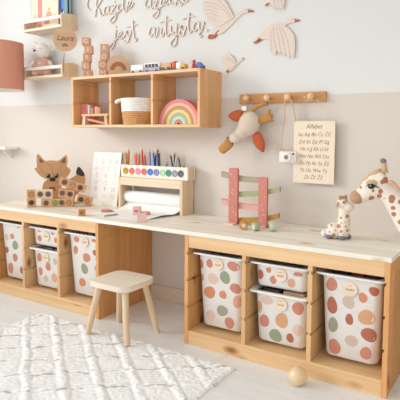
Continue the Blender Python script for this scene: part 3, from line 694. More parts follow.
# bear
pl = Plane((-1.395, -.055, LZ+.012), 20, 6.667, 20, 30); k_ = pl.scale()
br = thing('teddy_bear', 'white plush teddy bear in a pink suit sitting in the wall rack', 'soft toy', pl.world(0, 0), pl.a)
WPL = M('white_plush', (240, 234, 226), .95, .05, 200, bump=.4); PPL = M('pink_knit', (226, 178, 162), .95, .06, 200, bump=.4)
def E3(g, pl, X, Y, rx, ry, t=0, ry3=None, rot=0, sub=3):
    s, h = pl(X, Y); k_ = pl.scale()
    g.ell((s, t, h), (rx*k_, ry3 if ry3 else min(rx, ry)*k_, ry*k_), Matrix.Rotation(rot, 3, 'Y'), sub)
g = G(); E3(g, pl, 150, 140, 58, 52, .0, .044); E3(g, pl, 102, 100, 22, 22, 0, .010); E3(g, pl, 192, 108, 22, 22, 0, .010); E3(g, pl, 128, 152, 24, 20, -.03, .022)
obj('head', g, WPL, br, remesh=.004)
g = G(); E3(g, pl, 155, 245, 62, 62, 0, .040); E3(g, pl, 115, 290, 30, 22, -.02, .02); E3(g, pl, 195, 292, 30, 22, -.02, .02); obj('suit', g, PPL, br, remesh=.004)
for X0, X1 in ((100, 72), (200, 232)):
    g = G(); a = pl(X0, 208); b_ = pl(X1, 262); g.tube([(a[0], -.01, a[1]), ((a[0]+b_[0])/2, -.016, (a[1]+b_[1])/2), (b_[0], -.022, b_[1])], [.011, .013, .010], 10); obj('arm', g, WPL, br, smooth='full')
g = G(); E3(g, pl, 125, 146, 9, 7, -.053, .006, sub=2); obj('nose', g, M('dark_thread', (62, 56, 60), .7), br, smooth='full')
for X in (112, 160):
    g = G(); a = pl(X-6, 130); b_ = pl(X+6, 130); y_ = -.044; g.tube([(a[0], y_, a[1]), ((a[0]+b_[0])/2, y_-.002, a[1]-.002), (b_[0], y_, b_[1])], .001, 6); obj('eye', g, _mc['dark_thread'], br)
g = G(); E3(g, pl, 155, 228, 7, 7, -.040, .003, sub=2); obj('button', g, WPL, br, smooth='full')
# round name plaque
pl = Plane((-1.135, -.155, 1.57), 44, 6.667, 20, 30); k_ = pl.scale(); s0, h0 = pl(300, 62)
np_ = thing('name_plaque', 'round wooden plaque with a name and small rainbow hanging below the book rack', 'decoration', pl.world(s0, h0), pl.a)
R_ = 79*k_
g = G(); g.prism(disc_pts((0, 0), R_, n=40), -.003, .003); obj('disc', g, KRAFT, np_, smooth=True)
text('lettering', 'Laura', .046, DARK, np_, (0, -.0036, .006), shear=.35)
g = G()
for i, (ro, ri) in enumerate(((18*k_, 14*k_), (11*k_, 7*k_))): g.prism([(ro*math.cos(PI*k/14), -50*k_+ro*1.2*math.sin(PI*k/14)) for k in range(15)]+[(ri*math.cos(PI*k/14), -50*k_+ri*1.2*math.sin(PI*k/14)) for k in range(14, -1, -1)], -.0036, -.003)
obj('rainbow', g, DARK, np_)
g = G(); g.tube([(0, 0, R_*.93), (-.012, .012, R_+.012), (-.02, .03, R_+.03)], .0012, 6); obj('cord', g, M('cotton_cord', (226, 206, 178), .9), np_)
g = G(); a = pl(298, 158); 
g.tube([(0, 0, -R_*.96), (-.004, 0, -R_-.008)], .0012, 6); obj('cord', g, _mc['cotton_cord'], np_)
g = G(); pts = [(-.004, 0, -R_-.006), (-.008, 0, -R_-.04), (-.012, 0, -R_-.075), (-.014, 0, -R_-.13)]; g.tube(pts, [.002, .006, .011, .010], 8, .5); obj('tassel', g, M('brown_feather', (196, 150, 116), .9, .2, 80), np_, smooth='full')

# ================================================================ pendant shade by the left wall
LY = -.235; ax = on_y(-1.0, 88, LY); R_, H_ = .158, .308
lp = thing('wall_lamp', 'pink fabric drum lamp shade at the upper left beside the wall racks', 'lamp', (ax.x, LY, 1.272))
g = G(); g.lathe([(R_, 0), (R_, H_), (R_-.002, H_), (R_-.002, 0), (R_, 0)], 64); 
SHADEP = M('pink_shade_fabric', (222, 156, 134), .9, .05, 220, bump=.25)
obj('lamp_shade', g, SHADEP, lp, smooth=True)
g = G(); g.lathe([(R_-.0022, .001), (R_-.0022, H_-.001), (R_-.0035, H_-.001), (R_-.0035, .001), (R_-.0022, .001)], 64); obj('shade_lining', g, M('white_lining', (246, 242, 236), .8), lp, smooth=True)
g = G(); g.lathe([(0, .07), (.02, .075), (.032, .1), (.03, .13), (.018, .16), (.016, .19), (0, .19)], 20); obj('bulb', g, M('opal_glass', (246, 244, 238), .2), lp, smooth='full')
g = G(); g.tube([(0, 0, .18), (0, 0, .235), (-.03, .05, .25), (-.13, -LY-.012, .25)], .006, 10)
for a in range(3): g.tube([(0, 0, .235), ((R_-.003)*math.cos(a*2.094), (R_-.003)*math.sin(a*2.094), .25)], .002, 6)
obj('arm', g, WHITEP, lp, smooth=True)
g = G(); g.lathe([(0, 0), (.045, 0), (.045, .012), (0, .012)], 24, mat=Matrix.Translation((-.13, -LY, .25)) @ Matrix.Rotation(PI/2, 4, 'X')); obj('wall_mount', g, WHITEP, lp, smooth=True)

lx = on_y(5.2, 148.5, -.11); wl = thing('wall_ledge', 'white wall ledge just showing at the left edge of the photo', 'shelf', (lx.x-.5, -.11, lx.z-.008))
g = G(); g.box((0, 0, 0), (.5, .11, .018), .002); obj('ledge_board', g, WHITEP, wl)
for x_ in (.06, .42):
    g = G(); g.prism([(0, 0), (.09, 0), (.09, -.07)], -.008, .008, mat=Matrix.Translation((x_, .02, 0)) @ Matrix.Rotation(PI/2, 4, 'Z')); obj('bracket', g, WHITEP, wl)
# ================================================================ wall lettering and swans (cut-outs standing off the wall)
LET_F = M('lettering_face', (243, 232, 220), .7, .02); LET_E = M('lettering_edge', (208, 174, 150), .8)
def ribbon(g, pts, wd, y0, y1):
    """flat lettering stroke: face towards the room (slot 0), laser-brown sides (slot 1)"""
    bm = g.bm; n = len(pts); Ls = []; Rs = []
    for i in range(n):
        a = Vector(pts[max(i-1, 0)]); b = Vector(pts[min(i+1, n-1)]); d = (b-a)
        if d.length < 1e-7: d = Vector((1, 0))
        d.normalize(); nn = Vector((-d.y, d.x)); p = Vector(pts[i])
        w_ = wd*(.45+.55*abs(d.y))/2
        Ls.append(p+nn*w_); Rs.append(p-nn*w_)
    F = lambda p, y: bm.verts.new((p.x, y, p.y))
    A = [(F(l, y0), F(r, y0), F(l, y1), F(r, y1)) for l, r in zip(Ls, Rs)]
    for p, q in zip(A[:-1], A[1:]):
        bm.faces.new((p[0], p[1], q[1], q[0]))
        for i, j in ((0, 2), (1, 3)):
            f = bm.faces.new((p[i], q[i], q[j], p[j])); f.material_index = 1
    for p in (A[0], A[-1]):
        f = bm.faces.new((p[0], p[1], p[3], p[2])); f.material_index = 1
def word(name, strokes, dots, zoom, label, wd=.0092):
    pl = Plane((-.5, -.002, 1.6), 0, *zoom)
    base = pl(*strokes[0][0])
    t = thing('wall_lettering', label, 'wall decoration', pl.world(base[0], base[1]), 0, 'script lettering on the wall')
    g = G()
    for i, s in enumerate(strokes):
        pts = [pl(*p) for p in s]; pts = [(a-base[0], b-base[1]) for a, b in pts]
        ribbon(g, cat_spline(pts, 5), wd, -.006-.0001*i, -.001)
    obj('script_word', g, [LET_F, LET_E], t)
    for d in dots:
        a, b = pl(d[0], d[1]); g = G(); g.prism(disc_pts((a-base[0], b-base[1]), d[2], n=14), -.007, -.001); obj('letter_dot', g, LET_F, t)
zA, zB = (5.714, 80, 0), (5.714, 145, 0)
word('kazde', [[(70, -12), (52, -6), (43, 22), (47, 50), (62, 55)], [(98, -28), (93, 40), (88, 96)], [(134, -22), (112, 22), (95, 48), (110, 54), (121, 88), (137, 84)],
    [(165, 42), (150, 37), (140, 55), (140, 78), (150, 82), (162, 64), (166, 40)], [(166, 40), (164, 70), (171, 80), (180, 66)],
    [(176, 36), (195, 30), (206, 31), (190, 55), (182, 74), (200, 70), (210, 86), (200, 116), (182, 132), (172, 122), (185, 100), (212, 80), (225, 62)],
    [(242, 25), (226, 27), (218, 46), (224, 65), (238, 54), (248, 20), (254, -34)], [(254, -34), (247, 20), (250, 55), (262, 68), (272, 54)],
    [(268, 50), (285, 30), (292, 12), (281, 9), (274, 30), (280, 48), (295, 40), (308, 18)]], [(198, 10, .006)], zA, 'cut-out script word każde on the wall above the letter cubes')
word('dziecko', [[(14, -2), (3, 18), (5, 42), (20, 40), (35, 8), (40, -34)], [(40, -34), (33, 20), (40, 50), (52, 34)], [(50, 12), (72, 4), (62, 30), (58, 47), (75, 44), (80, 70), (68, 98), (50, 102), (46, 88), (75, 60), (95, 36)],
    [(96, -6), (92, 22), (98, 37), (110, 24)], [(108, 22), (125, 8), (129, -10), (116, -5), (112, 14), (122, 28), (140, 14)], [(166, -10), (151, -8), (143, 8), (150, 22), (168, 14), (176, 4)],
    [(188, -62), (180, 0), (176, 30)], [(207, -22), (183, 5), (196, 11), (205, 31), (216, 20)], [(236, -16), (223, -10), (220, 8), (232, 15), (245, 0), (238, -15), (254, -10), (270, -14)]], [(97, -28, .006)], zB, 'cut-out script word dziecko at the top edge of the photo')
word('jest', [[(206, 170), (203, 202), (200, 240), (192, 270), (178, 281), (171, 268), (185, 248), (205, 232), (218, 216)], [(214, 218), (230, 205), (240, 188), (232, 180), (223, 198), (226, 216), (237, 222), (252, 208)],
    [(250, 212), (264, 190), (270, 178), (268, 196), (279, 214), (276, 238), (262, 242), (252, 232)], [(276, 228), (290, 195), (300, 150), (303, 118)], [(303, 118), (304, 160), (310, 212), (318, 236), (326, 218)], [(270, 154), (300, 147), (330, 141)]], [(203, 153, .007)], zA, 'cut-out script word jest above the shelf')
word('artysta', [[(56, 160), (41, 155), (28, 170), (24, 195), (32, 208), (45, 195), (57, 162)], [(57, 158), (55, 190), (60, 213), (71, 198)], [(70, 200), (76, 172), (78, 158), (83, 168), (96, 164), (92, 190), (98, 208), (107, 198)],
    [(106, 200), (117, 150), (123, 92)], [(123, 92), (119, 160), (123, 200), (131, 208), (142, 192)], [(86, 129), (120, 119), (152, 114)],
    [(147, 148), (149, 180), (158, 192), (172, 176), (183, 134)], [(183, 134), (180, 180), (182, 215), (178, 250), (162, 266), (147, 256), (150, 240), (172, 215), (190, 198)],
    [(190, 200), (206, 168), (213, 148), (211, 168), (222, 184), (222, 200), (210, 207), (198, 197)], [(222, 192), (238, 150), (256, 74)], [(256, 74), (248, 130), (250, 175), (258, 188), (270, 174)], [(216, 109), (250, 98), (285, 94)],
    [(306, 130), (292, 127), (280, 145), (278, 168), (288, 178), (300, 164), (311, 128)], [(311, 128), (310, 160), (318, 184), (330, 160), (339, 124)], [(318, 184), (309, 198), (318, 211), (329, 205)]], [(352, 173, .0085)], zB, 'cut-out script word artystą with a full stop, nearest the swans')

SWF = M('swan_board', (232, 216, 203), .75, .03, 20); SWL = M('swan_groove', (196, 166, 146), .8); RUSTP = M('rust_paint', (176, 108, 70), .6)
def swan(label, zoom, body, wing, lines, beak, feet, eye=None):
    pl = Plane((.1, -.001, 1.5), 0, *zoom); b0 = pl(*body[len(body)//2])
    t = thing('swan_cutout', label, 'wall decoration', pl.world(*b0), 0, 'swan cut-outs on the wall')
    L = lambda pts: [(pl(*p)[0]-b0[0], pl(*p)[1]-b0[1]) for p in pts]
    if body:
        g = G(); g.prism(cat_spline(L(body), 3, True), -.006, 0); obj('body', g, SWF, t)
    if wing:
        g = G(); g.prism(cat_spline(L(wing), 3, True), -.010, -.006); wo = obj('wing', g, SWF, t)
        for ln in lines:
            g = G(); g.tube([(a, -.0102, b) for a, b in cat_spline(L(ln), 4)], .0008, 5); obj('feather_line', g, SWL, wo)
    if beak: g = G(); g.prism(L(beak), -.0066, 0); obj('beak', g, RUSTP, t)
    for f in feet: g = G(); g.prism(L(f), -.0066, 0); obj('foot', g, RUSTP, t)
    if eye:
        a, b = L([eye])[0]; g = G(); g.prism(disc_pts((a, b), .0016, n=8), -.0066, -.006); obj('eye', g, DARK, t)
swan('largest swan cut-out with raised wing, nearest the script lettering', (7.27, 195, 0),
    [(100, 262), (130, 225), (165, 190), (200, 180), (250, 150), (290, 115), (330, 85), (365, 68), (385, 65), (394, 74), (390, 88), (370, 97), (345, 105), (312, 135), (280, 170), (240, 210), (205, 240), (180, 250), (150, 250), (120, 256)],
    [(65, 20), (100, 5), (150, -12), (200, -18), (230, 15), (255, 60), (280, 110), (286, 130), (250, 152), (200, 186), (160, 186), (120, 165), (100, 140), (80, 100), (71, 60)],
    [[(75, 25), (130, 25), (200, 60), (265, 130)], [(72, 50), (120, 50), (180, 75)], [(78, 75), (120, 75), (180, 100)], [(85, 100), (125, 100), (175, 120)], [(95, 125), (130, 128), (165, 142)], [(105, 145), (140, 150), (180, 165)], [(170, 0), (230, 60), (270, 125)]],
    [(388, 68), (415, 76), (436, 83), (412, 89), (389, 90)], [[(98, 262), (112, 250), (140, 254), (158, 262), (150, 276), (125, 284), (98, 284)], [(150, 262), (153, 238), (166, 226), (178, 219), (182, 226), (166, 236), (160, 262)]], (376, 74))
swan('swan cut-out with lowered wing above the peg rail', (7.27, 250, 10),
    [(20, 234), (60, 195), (110, 150), (150, 115), (180, 102), (220, 100), (250, 95), (280, 75), (302, 63), (325, 61), (331, 75), (326, 90), (292, 98), (266, 110), (250, 128), (210, 190), (140, 212), (80, 216), (42, 236)],
    [(150, 130), (190, 106), (250, 115), (290, 140), (320, 180), (332, 230), (330, 300), (322, 353), (310, 345), (298, 330), (292, 346), (280, 340), (266, 320), (258, 333), (245, 325), (236, 305), (226, 319), (212, 310), (202, 294), (184, 331), (172, 318), (163, 318), (155, 305), (158, 290), (145, 285), (149, 265), (138, 250), (145, 235), (140, 210), (147, 170)],
    [[(175, 130), (180, 200), (196, 290)], [(195, 130), (215, 210), (230, 300)], [(215, 128), (245, 210), (262, 318)], [(235, 130), (275, 210), (295, 328)], [(160, 150), (158, 210), (166, 300)]],
    [(328, 65), (345, 71), (368, 74), (350, 85), (328, 90)], [[(26, 236), (55, 222), (85, 212), (92, 219), (60, 236), (42, 247)], [(52, 224), (66, 206), (78, 202), (80, 210), (66, 226)]], (316, 72))
swan('smallest swan cut-out flying between the shelf and the larger swans', (4, 200, 0),
    [(105, 288), (115, 272), (130, 262), (146, 250), (160, 238), (172, 232), (176, 237), (162, 247), (147, 264), (128, 282), (112, 291)],
    [(89, 236), (104, 221), (119, 216), (134, 229), (146, 248), (142, 262), (122, 270), (100, 258)], [[(96, 236), (120, 240), (140, 258)], [(108, 224), (126, 236), (142, 252)]],
    [(171, 231), (179, 233), (172, 238)], [[(104, 286), (116, 278), (121, 284), (112, 293)]])
swan('swan cut-out at the top edge, only its lower wing in the photo', (4, 200, 0),
    [(262, 22), (285, 4), (310, -18), (345, -40), (385, -62), (392, -58), (362, -30), (330, 4), (292, 20), (274, 24)],
    [(282, 6), (300, -14), (325, -30), (342, -10), (340, 16), (334, 40), (326, 34), (318, 38), (310, 32), (302, 36), (296, 26), (290, 24)], [[(310, -10), (316, 12), (320, 32)], [(324, -16), (330, 10), (332, 32)], [(298, -4), (302, 14), (304, 30)]],
    [(386, -64), (402, -62), (390, -56)], [[(260, 22), (274, 12), (284, 14), (276, 22), (266, 26)]])

# ================================================================ peg rail and hanging things
RZ = 1.174
rl = thing('peg_rail', 'honey oak peg rail with four round pale knobs on the wall', 'peg rail', (.042, 0, RZ))
g = G(); g.box((0, -.018, -.0245), (.471, 0, .0245), .003, 2); obj('rail', g, OAKRAIL, rl)
KX = [.100, .219, .330, .451]
KNM = wood('knob_beech', (226, 186, 138), (236, 202, 158), 'z', rough=.35)
for x_ in KX:
    g = G(); g.lathe([(0, .0), (.008, 0), (.0085, .022), (.013, .026), (.0165, .033), (.0168, .040), (.0135, .047), (.006, .050), (0, .0505)], 24, mat=Matrix.Translation((x_-.042, -.017, 0)) @ Matrix.Rotation(PI/2, 4, 'X')); obj('knob', g, KNM, rl, smooth='full')
for x_ in (.175, .405):
    g = G(); g.lathe([(0, 0), (.0035, 0), (.0035, .0015), (0, .0015)], 10, mat=Matrix.Translation((x_-.042, -.018, 0)) @ Matrix.Rotation(PI/2, 4, 'X')); obj('screw_head', g, M('pale_screw', (224, 214, 200), .4), rl)
# alphabet board
ab = thing('alphabet_board', 'cream alphabet board hanging by a string from the last knob', 'sign', (.4655, -.034, .755))
bw, bh = .208, .302
g = G(); g.box((-bw/2, -.003, 0), (bw/2, .003, bh), .0008); bd = obj('board', g, wood('cream_board', (240, 222, 198), (246, 231, 210), 'z', rough=.6, fine=.5), ab)
rows = [('Alfabet', .275, .030), ('Aa Ąą Bb Cc Ćć', .236, .0255), ('Dd Ee Ęę Ff Gg', .201, .0255), ('Hh Ii Jj Kk Ll Łł', .166, .0245), ('Mm Nn Ńń Oo', .131, .0255), ('Óó Pp Rr Ss Śś', .097, .0255), ('Tt Uu Ww Yy', .063, .0255), ('Zz Źź Żż', .030, .0255)]
for s, z_, sz in rows: text('letter_row', s, sz, BROWNINK, ab, (0, -.0034, z_), shear=.25, extrude=.0003, xs=.92, spacing=1.02)
g = G()
kz = RZ+.018-.755; kx = .451-.4655
pts = [(-bw/2+.012, -.0035, bh-.008), (kx-.013, -.010, kz-.004), (kx-.006, -.010, kz+.001), (kx+.006, -.010, kz+.001), (kx+.013, -.010, kz-.004), (bw/2-.012, -.0035, bh-.008)]
pts = [pts[0], (kx-.011, -.0055, kz-.012), (kx, -.0055, kz-.0085), (kx+.011, -.0055, kz-.012), pts[-1]]
g.tube(pts, .0013, 6); obj('string', g, M('cotton_cord', (226, 206, 178)), ab)
# toy camera on a strap
cm = thing('toy_camera', 'white wooden toy camera hanging on a tan strap from the third knob', 'toy', (.338, -.046, .852), math.radians(14))
g = G(); g.box((-.042, -.016, 0), (.042, .016, .056), .004, 2); obj('camera_body', g, WHITEP, cm)
RT_ = Matrix.Rotation(PI/2, 4, 'X')
g = G(); g.lathe([(.011, 0), (.024, 0), (.024, .016), (.021, .018), (.011, .018), (.011, 0)], 24, mat=Matrix.Translation((-.004, -.016, .028)) @ RT_); obj('lens_ring', g, WHITEP, cm, smooth=True)
g = G(); g.lathe([(0, 0), (.0112, 0), (.0112, .010), (0, .011)], 20, mat=Matrix.Translation((-.004, -.016, .028)) @ RT_); obj('lens', g, M('taupe_lens', (178, 156, 140), .4), cm, smooth=True)
g = G(); g.box((.022, -.0175, .040), (.032, -.0155, .049), .0005); obj('viewfinder', g, M('dark_grey', (84, 78, 78), .5), cm)
g = G(); g.lathe([(0, 0), (.009, 0), (.009, .010), (0, .010)], 16, (-.026, 0, .056)); g.box((-.012, -.008, .056), (.014, .008, .064), .001); obj('shutter_button', g, BLOCKW, cm)
g = G(); kx, kz = .330-.338, RZ-.852
pts = [(-.040, .004, .05), (-.036, .008, .12), (-.024, .006, .22), (kx-.014, .0, kz-.01), (kx-.007, 0, kz+.011), (kx+.007, 0, kz+.011), (kx+.014, 0, kz-.01), (.030, .006, .22), (.038, .008, .12), (.041, .004, .05)]
g.tube(cat_spline([Vector(p) for p in pts], 5), .0062, 8, .45); obj('strap', g, M('tan_leather_strap', (226, 194, 154), .7), cm, smooth='full')
# goose plush
pl = Plane((.13, -.066, 1.03), 16, 5, 210, 95); k_ = pl.scale()
dk = thing('goose_plush', 'beige plush goose hanging upside down from the first knob', 'soft toy', pl.world(0, 0), pl.a)
GOOSE = M('oatmeal_linen', (222, 204, 186), .95, .06, 160, bump=.35); MUST = M('mustard_cord', (196, 142, 80), .95, .08, 160, bump=.35); RUST = M('rust_corduroy', (196, 98, 62), .95, .08, 160, bump=.4)
g = G(); E3(g, pl, 196, 145, 56, 66, 0, .042, .35); E3(g, pl, 165, 185, 38, 40, -.004, .032); E3(g, pl, 132, 215, 35, 33, -.008, .03); obj('body', g, GOOSE, dk, remesh=.004)
def flat_blob(pl, pts, y, th):
    g = G(); q = cat_spline([pl(*p) for p in pts], 4, True); c = Vector((sum(p[0] for p in q)/len(q), sum(p[1] for p in q)/len(q)))
    bm = g.bm; rings = []
    for f, yy in ((.55, -th), (.85, -th*.7), (1, 0), (.85, th*.7), (.55, th)): rings.append([bm.verts.new((c.x+(p[0]-c.x)*f, y+yy, c.y+(p[1]-c.y)*f)) for p in q])
    n = len(q)
    for A, B_ in zip(rings[:-1], rings[1:]):
        for i in range(n): bm.faces.new((A[i], A[(i+1) % n], B_[(i+1) % n], B_[i]))
    bm.faces.new(rings[0]); bm.faces.new(rings[-1][::-1])
    return g
obj('beak', flat_blob(pl, [(88, 218), (120, 246), (108, 266), (92, 280), (70, 294), (50, 282), (46, 260), (66, 240)], -.012, .012), MUST, dk, smooth='full')
obj('wing', flat_blob(pl, [(168, 80), (150, 74), (118, 80), (90, 102), (104, 122), (130, 134), (148, 124)], .004, .009), RUST, dk, smooth='full')
obj('wing', flat_blob(pl, [(222, 192), (246, 186), (266, 210), (276, 245), (270, 286), (244, 272), (222, 246), (214, 212)], -.008, .009), RUST, dk, smooth='full')
obj('foot', flat_blob(pl, [(244, 112), (272, 98), (296, 74), (306, 80), (304, 96), (318, 102), (312, 114), (320, 128), (302, 136), (272, 142), (248, 138)], -.010, .010), MUST, dk, smooth='full')
g = G(); pts = [pl(*p) for p in ((206, 100), (216, 76), (238, 56), (268, 46), (288, 42))]; g.tube([(a, .002-.002*i, b) for i, (a, b) in enumerate(pts)], [10*k_, 11*k_, 11*k_, 10*k_, 9*k_], 10); obj('leg', g, MUST, dk, smooth='full')
g = G(); pts = [pl(*p) for p in ((236, 150), (246, 128), (254, 122))]; g.tube([(a, -.012, b) for a, b in pts], 9*k_, 10); obj('leg', g, MUST, dk, smooth='full')
for X, Y in ((97, 213), (120, 243)):
    g = G(); E3(g, pl, X, Y, 5, 5, -.034, .003, sub=2); obj('eye', g, BLACK, dk, smooth='full')
g = G(); a = pl(176, 68); g.box((a[0]-.012, -.028, a[1]-.011), (a[0]+.012, -.0265, a[1]+.011), .0005, mat=None); obj('care_tag', g, M('white_tag', (246, 244, 240), .7), dk)
g = G(); pts = [pl(*p) for p in ((178, 90), (170, 50), (174, 24), (186, 24), (192, 50), (184, 90))]; g.tube([(a, -.006 if 0 < i < 5 else -.01, b) for i, (a, b) in enumerate(pts)], .0016, 6); obj('hanging_loop', g, M('taupe_tape', (190, 150, 116), .8), dk)

# ================================================================ things on the worktop
# fox
pl = Plane((-1.20, -.185, TOPZ), 48, 5.333, 25, 140); k_ = pl.scale()
fx = thing('wooden_fox', 'wooden fox cut-out with dark-tipped tail standing behind the peephole blocks', 'decoration', pl.world(0, 0), pl.a)
L = lambda pts: [pl(*p) for p in pts]
bottom = pl(150, 350); 
g = G(); q = [(102, 222), (130, 205), (178, 205), (196, 250), (204, 300)]; q = L(q); x1 = pl(206, 340)[0]; x0 = pl(86, 340)[0]
g.prism([(x0, 0)]+[pl(88, 290), pl(94, 245)]+q+[(x1, 0)], -.006, .006); obj('body', g, FOXW, fx)
g = G(); g.prism(cat_spline(L([(50, 150), (64, 146), (62, 110), (66, 74), (84, 86), (106, 110), (140, 107), (178, 110), (200, 92), (220, 80), (228, 112), (222, 140), (244, 160), (228, 192), (196, 209), (150, 217), (108, 206), (74, 184)]), 2, True), -.018, -.006); hd = obj('head', g, FOXW, fx)
for e in ([(78, 94), (104, 116), (86, 122), (77, 118)], [(215, 92), (190, 114), (208, 124), (216, 118)]):
    g = G(); g.prism(L(e), -.020, -.018); obj('inner_ear', g, M('brown_inner_ear', (150, 88, 66), .6), hd)
for e in ([(112, 120), (138, 140), (150, 180), (148, 205)], [(186, 112), (196, 140), (178, 170), (160, 178)], [(70, 128), (82, 150), (110, 180)], [(222, 145), (214, 165), (190, 188)]):
    g = G(); g.tube([(a, -.0185, b) for a, b in cat_spline(L(e), 4)], .0013, 6); obj('face_line', g, M('fox_line', (186, 134, 88), .7), hd)
for X in (125, 168):
    g = G(); E3(g, pl, X, 190, 11, 12, -.020, .004, sub=2); ey = obj('eye', g, BLACK, hd, smooth='full')
    g = G(); E3(g, pl, X-3, 185, 3.5, 3.5, -.0245, .001, sub=1); obj('eye_glint', g, WHITEP, ey)
g = G(); E3(g, pl, 147, 208, 16, 11, -.021, .005, sub=2); obj('nose', g, BLACK, hd, smooth='full')
g = G(); g.prism(cat_spline(L([(226, 228), (246, 202), (272, 188), (282, 150), (288, 140), (308, 164), (320, 190), (320, 230), (300, 268), (262, 300), (228, 300)]), 2, True), -.004, .008); tl = obj('tail', g, FOXW, fx)
g = G(); g.prism(cat_spline(L([(284, 142), (306, 162), (319, 188), (300, 192), (280, 184), (272, 172)]), 2, True), -.006, -.004); obj('tail_tip', g, M('charcoal_paint', (58, 54, 56), .6), tl)
g = G(); g.prism(L([(130, 250), (160, 250), (162, 270), (132, 272)]), -.008, -.006); obj('chest_patch', g, M('brown_inner_ear', (150, 88, 66)), fx)
g = G(); x2 = pl(300, 340)[0]; g.box((x0, -.03, 0), (x2, .03, .006), .001); obj('base', g, FOXW, fx)
g = G(); g.prism([pl(228, 300), pl(262, 300), (pl(262, 300)[0], 0), (pl(228, 300)[0], 0)], -.003, .006); obj('tail_post', g, FOXW, fx)
# peephole blocks
BP = Plane((-1.12, -.285, TOPZ), 40, 5.714, 25, 180)
def peep(X, z, w_, h_, tilt, holes, label, da=0, t=0, dep=.045, mt=BLOCKW):
    s, _ = BP(X, 120); P = BP.world(s, 0, t); P.z = TOPZ+z
    o = thing('peephole_block', label, 'toy block', P, BP.a+math.radians(da), 'peephole blocks in front of the fox')
    o.rotation_euler = (0, math.radians(tilt), BP.a+math.radians(da))
    g = G(); g.box((-w_/2, -dep/2, 0), (w_/2, dep/2, h_), .003, 2); obj('block', g, mt, o)
    for (hx, hz, c_, nm) in holes:
        mm = Matrix.Translation((hx, -dep/2, hz)) @ RT_
        g = G(); g.lathe([(.0135, -.001), (.0185, -.001), (.0185, .0012), (.0155, .0016), (.0135, .0002), (.0135, -.001)], 20, mat=mm); rg = obj('hole_ring', g, M('hole_ring_wood', (176, 124, 82), .6), o, smooth=True)
        g = G(); g.lathe([(0, 0.0004), (.0136, .0002), (.0136, -.001), (0, -.001)], 20, mat=mm); obj('peephole', g, M('peep_'+nm, c_, .25, .4, 90, coat=.5), rg)
HB, HK, HG, HO, HP = ((96, 62, 48), 'brown'), ((40, 36, 40), 'black'), ((96, 170, 70), 'green'), ((206, 140, 92), 'amber'), ((92, 62, 96), 'violet')
h = lambda x, z, c: (x, z, c[0], c[1])
peep(36, 0, .052, .104, 0, [h(0, .028, HK), h(0, .076, HO)], 'upright peephole block, leftmost, with a black lower hole', 14)
peep(150, 0, .104, .05, 0, [h(-.026, .025, HB), h(.026, .025, HG)], 'peephole block with a green hole lying on the worktop', 0)
peep(112, .0505, .100, .054, 0, [h(-.022, .028, HB), h(.024, .028, HP)], 'pale peephole block lying on top of the green-holed block', 4, mt=BIRCH)
peep(236, 0, .092, .052, 0, [h(-.022, .026, HB), h(.02, .026, HO)], 'low peephole block right of the green-holed block', -4)
peep(238, .0535, .094, .054, 8, [h(-.024, .028, HB), h(.022, .028, HK)], 'slightly tilted peephole block with a black hole resting on a lower block', -4)
peep(268, .110, .160, .048, 20, [h(-.05, .025, HB), h(0, .025, HO), h(.048, .025, HK)], 'long tilted peephole block with three holes on top of the pile', 0)
peep(334, .012, .092, .05, 15, [h(-.022, .025, HK), h(.018, .025, HO)], 'tilted peephole block at the right end of the pile', 0, .02)
# small orange cube
c = on_z(82, 215.5, TOPZ)
cb = thing('orange_cube', 'tiny orange wooden cube with a green mark near the paper sheet', 'toy block', (c.x, c.y, TOPZ), math.radians(40))
g = G(); g.box((-.017, -.017, 0), (.017, .017, .034), .002, 2); obj('cube', g, M('orange_paint', (226, 124, 62), .5), cb)
g = G(); g.prism(disc_pts((0, .017), .010, .011, 14, .15), -.0178, -.017); obj('green_mark', g, M('green_print', (110, 140, 70), .6), cb)
# number sheet leaning on the wall
c = on_z(89.5, 207.3, TOPZ)
x0 = on_y(89, 206.5, -.062).x; x1 = on_y(116.5, 206.5, -.062).x
nb = thing('number_board', 'white number board 1 to 10 leaning on the wall behind the paper roll', 'sign', ((x0+x1)/2, -.060, TOPZ))
nb.rotation_euler = (math.radians(-8.5), 0, 0)
W_ = x1-x0; H_ = .335
g = G(); g.box((-W_/2, -.002, 0), (W_/2, .002, H_), .0006); obj('sheet', g, M('white_card', (248, 246, 240), .7, .01), nb)
GREYI = M('pale_grey_ink', (206, 196, 188), .8); PALEI = M('paler_ink', (228, 220, 212), .8)
for row, zz in (((('1', -.36), ('2', -.12), ('3', .12), ('4', .36)), .272), ((('5', -.32), ('6', .02), ('7', .34)), .185), ((('8', -.30), ('9', .02), ('10', .32)), .10)):
    for s, fx_ in row:
        text('number', s, .046, GREYI, nb, (fx_*W_, -.0024, zz), extrude=.0002, xs=.8)
        g = G()
        for r_ in range(3): g.box((fx_*W_-.018, -.0024, zz-.036-.009*r_), (fx_*W_+.018, -.002, zz-.032-.009*r_))
        obj('caption_lines', g, PALEI, nb)
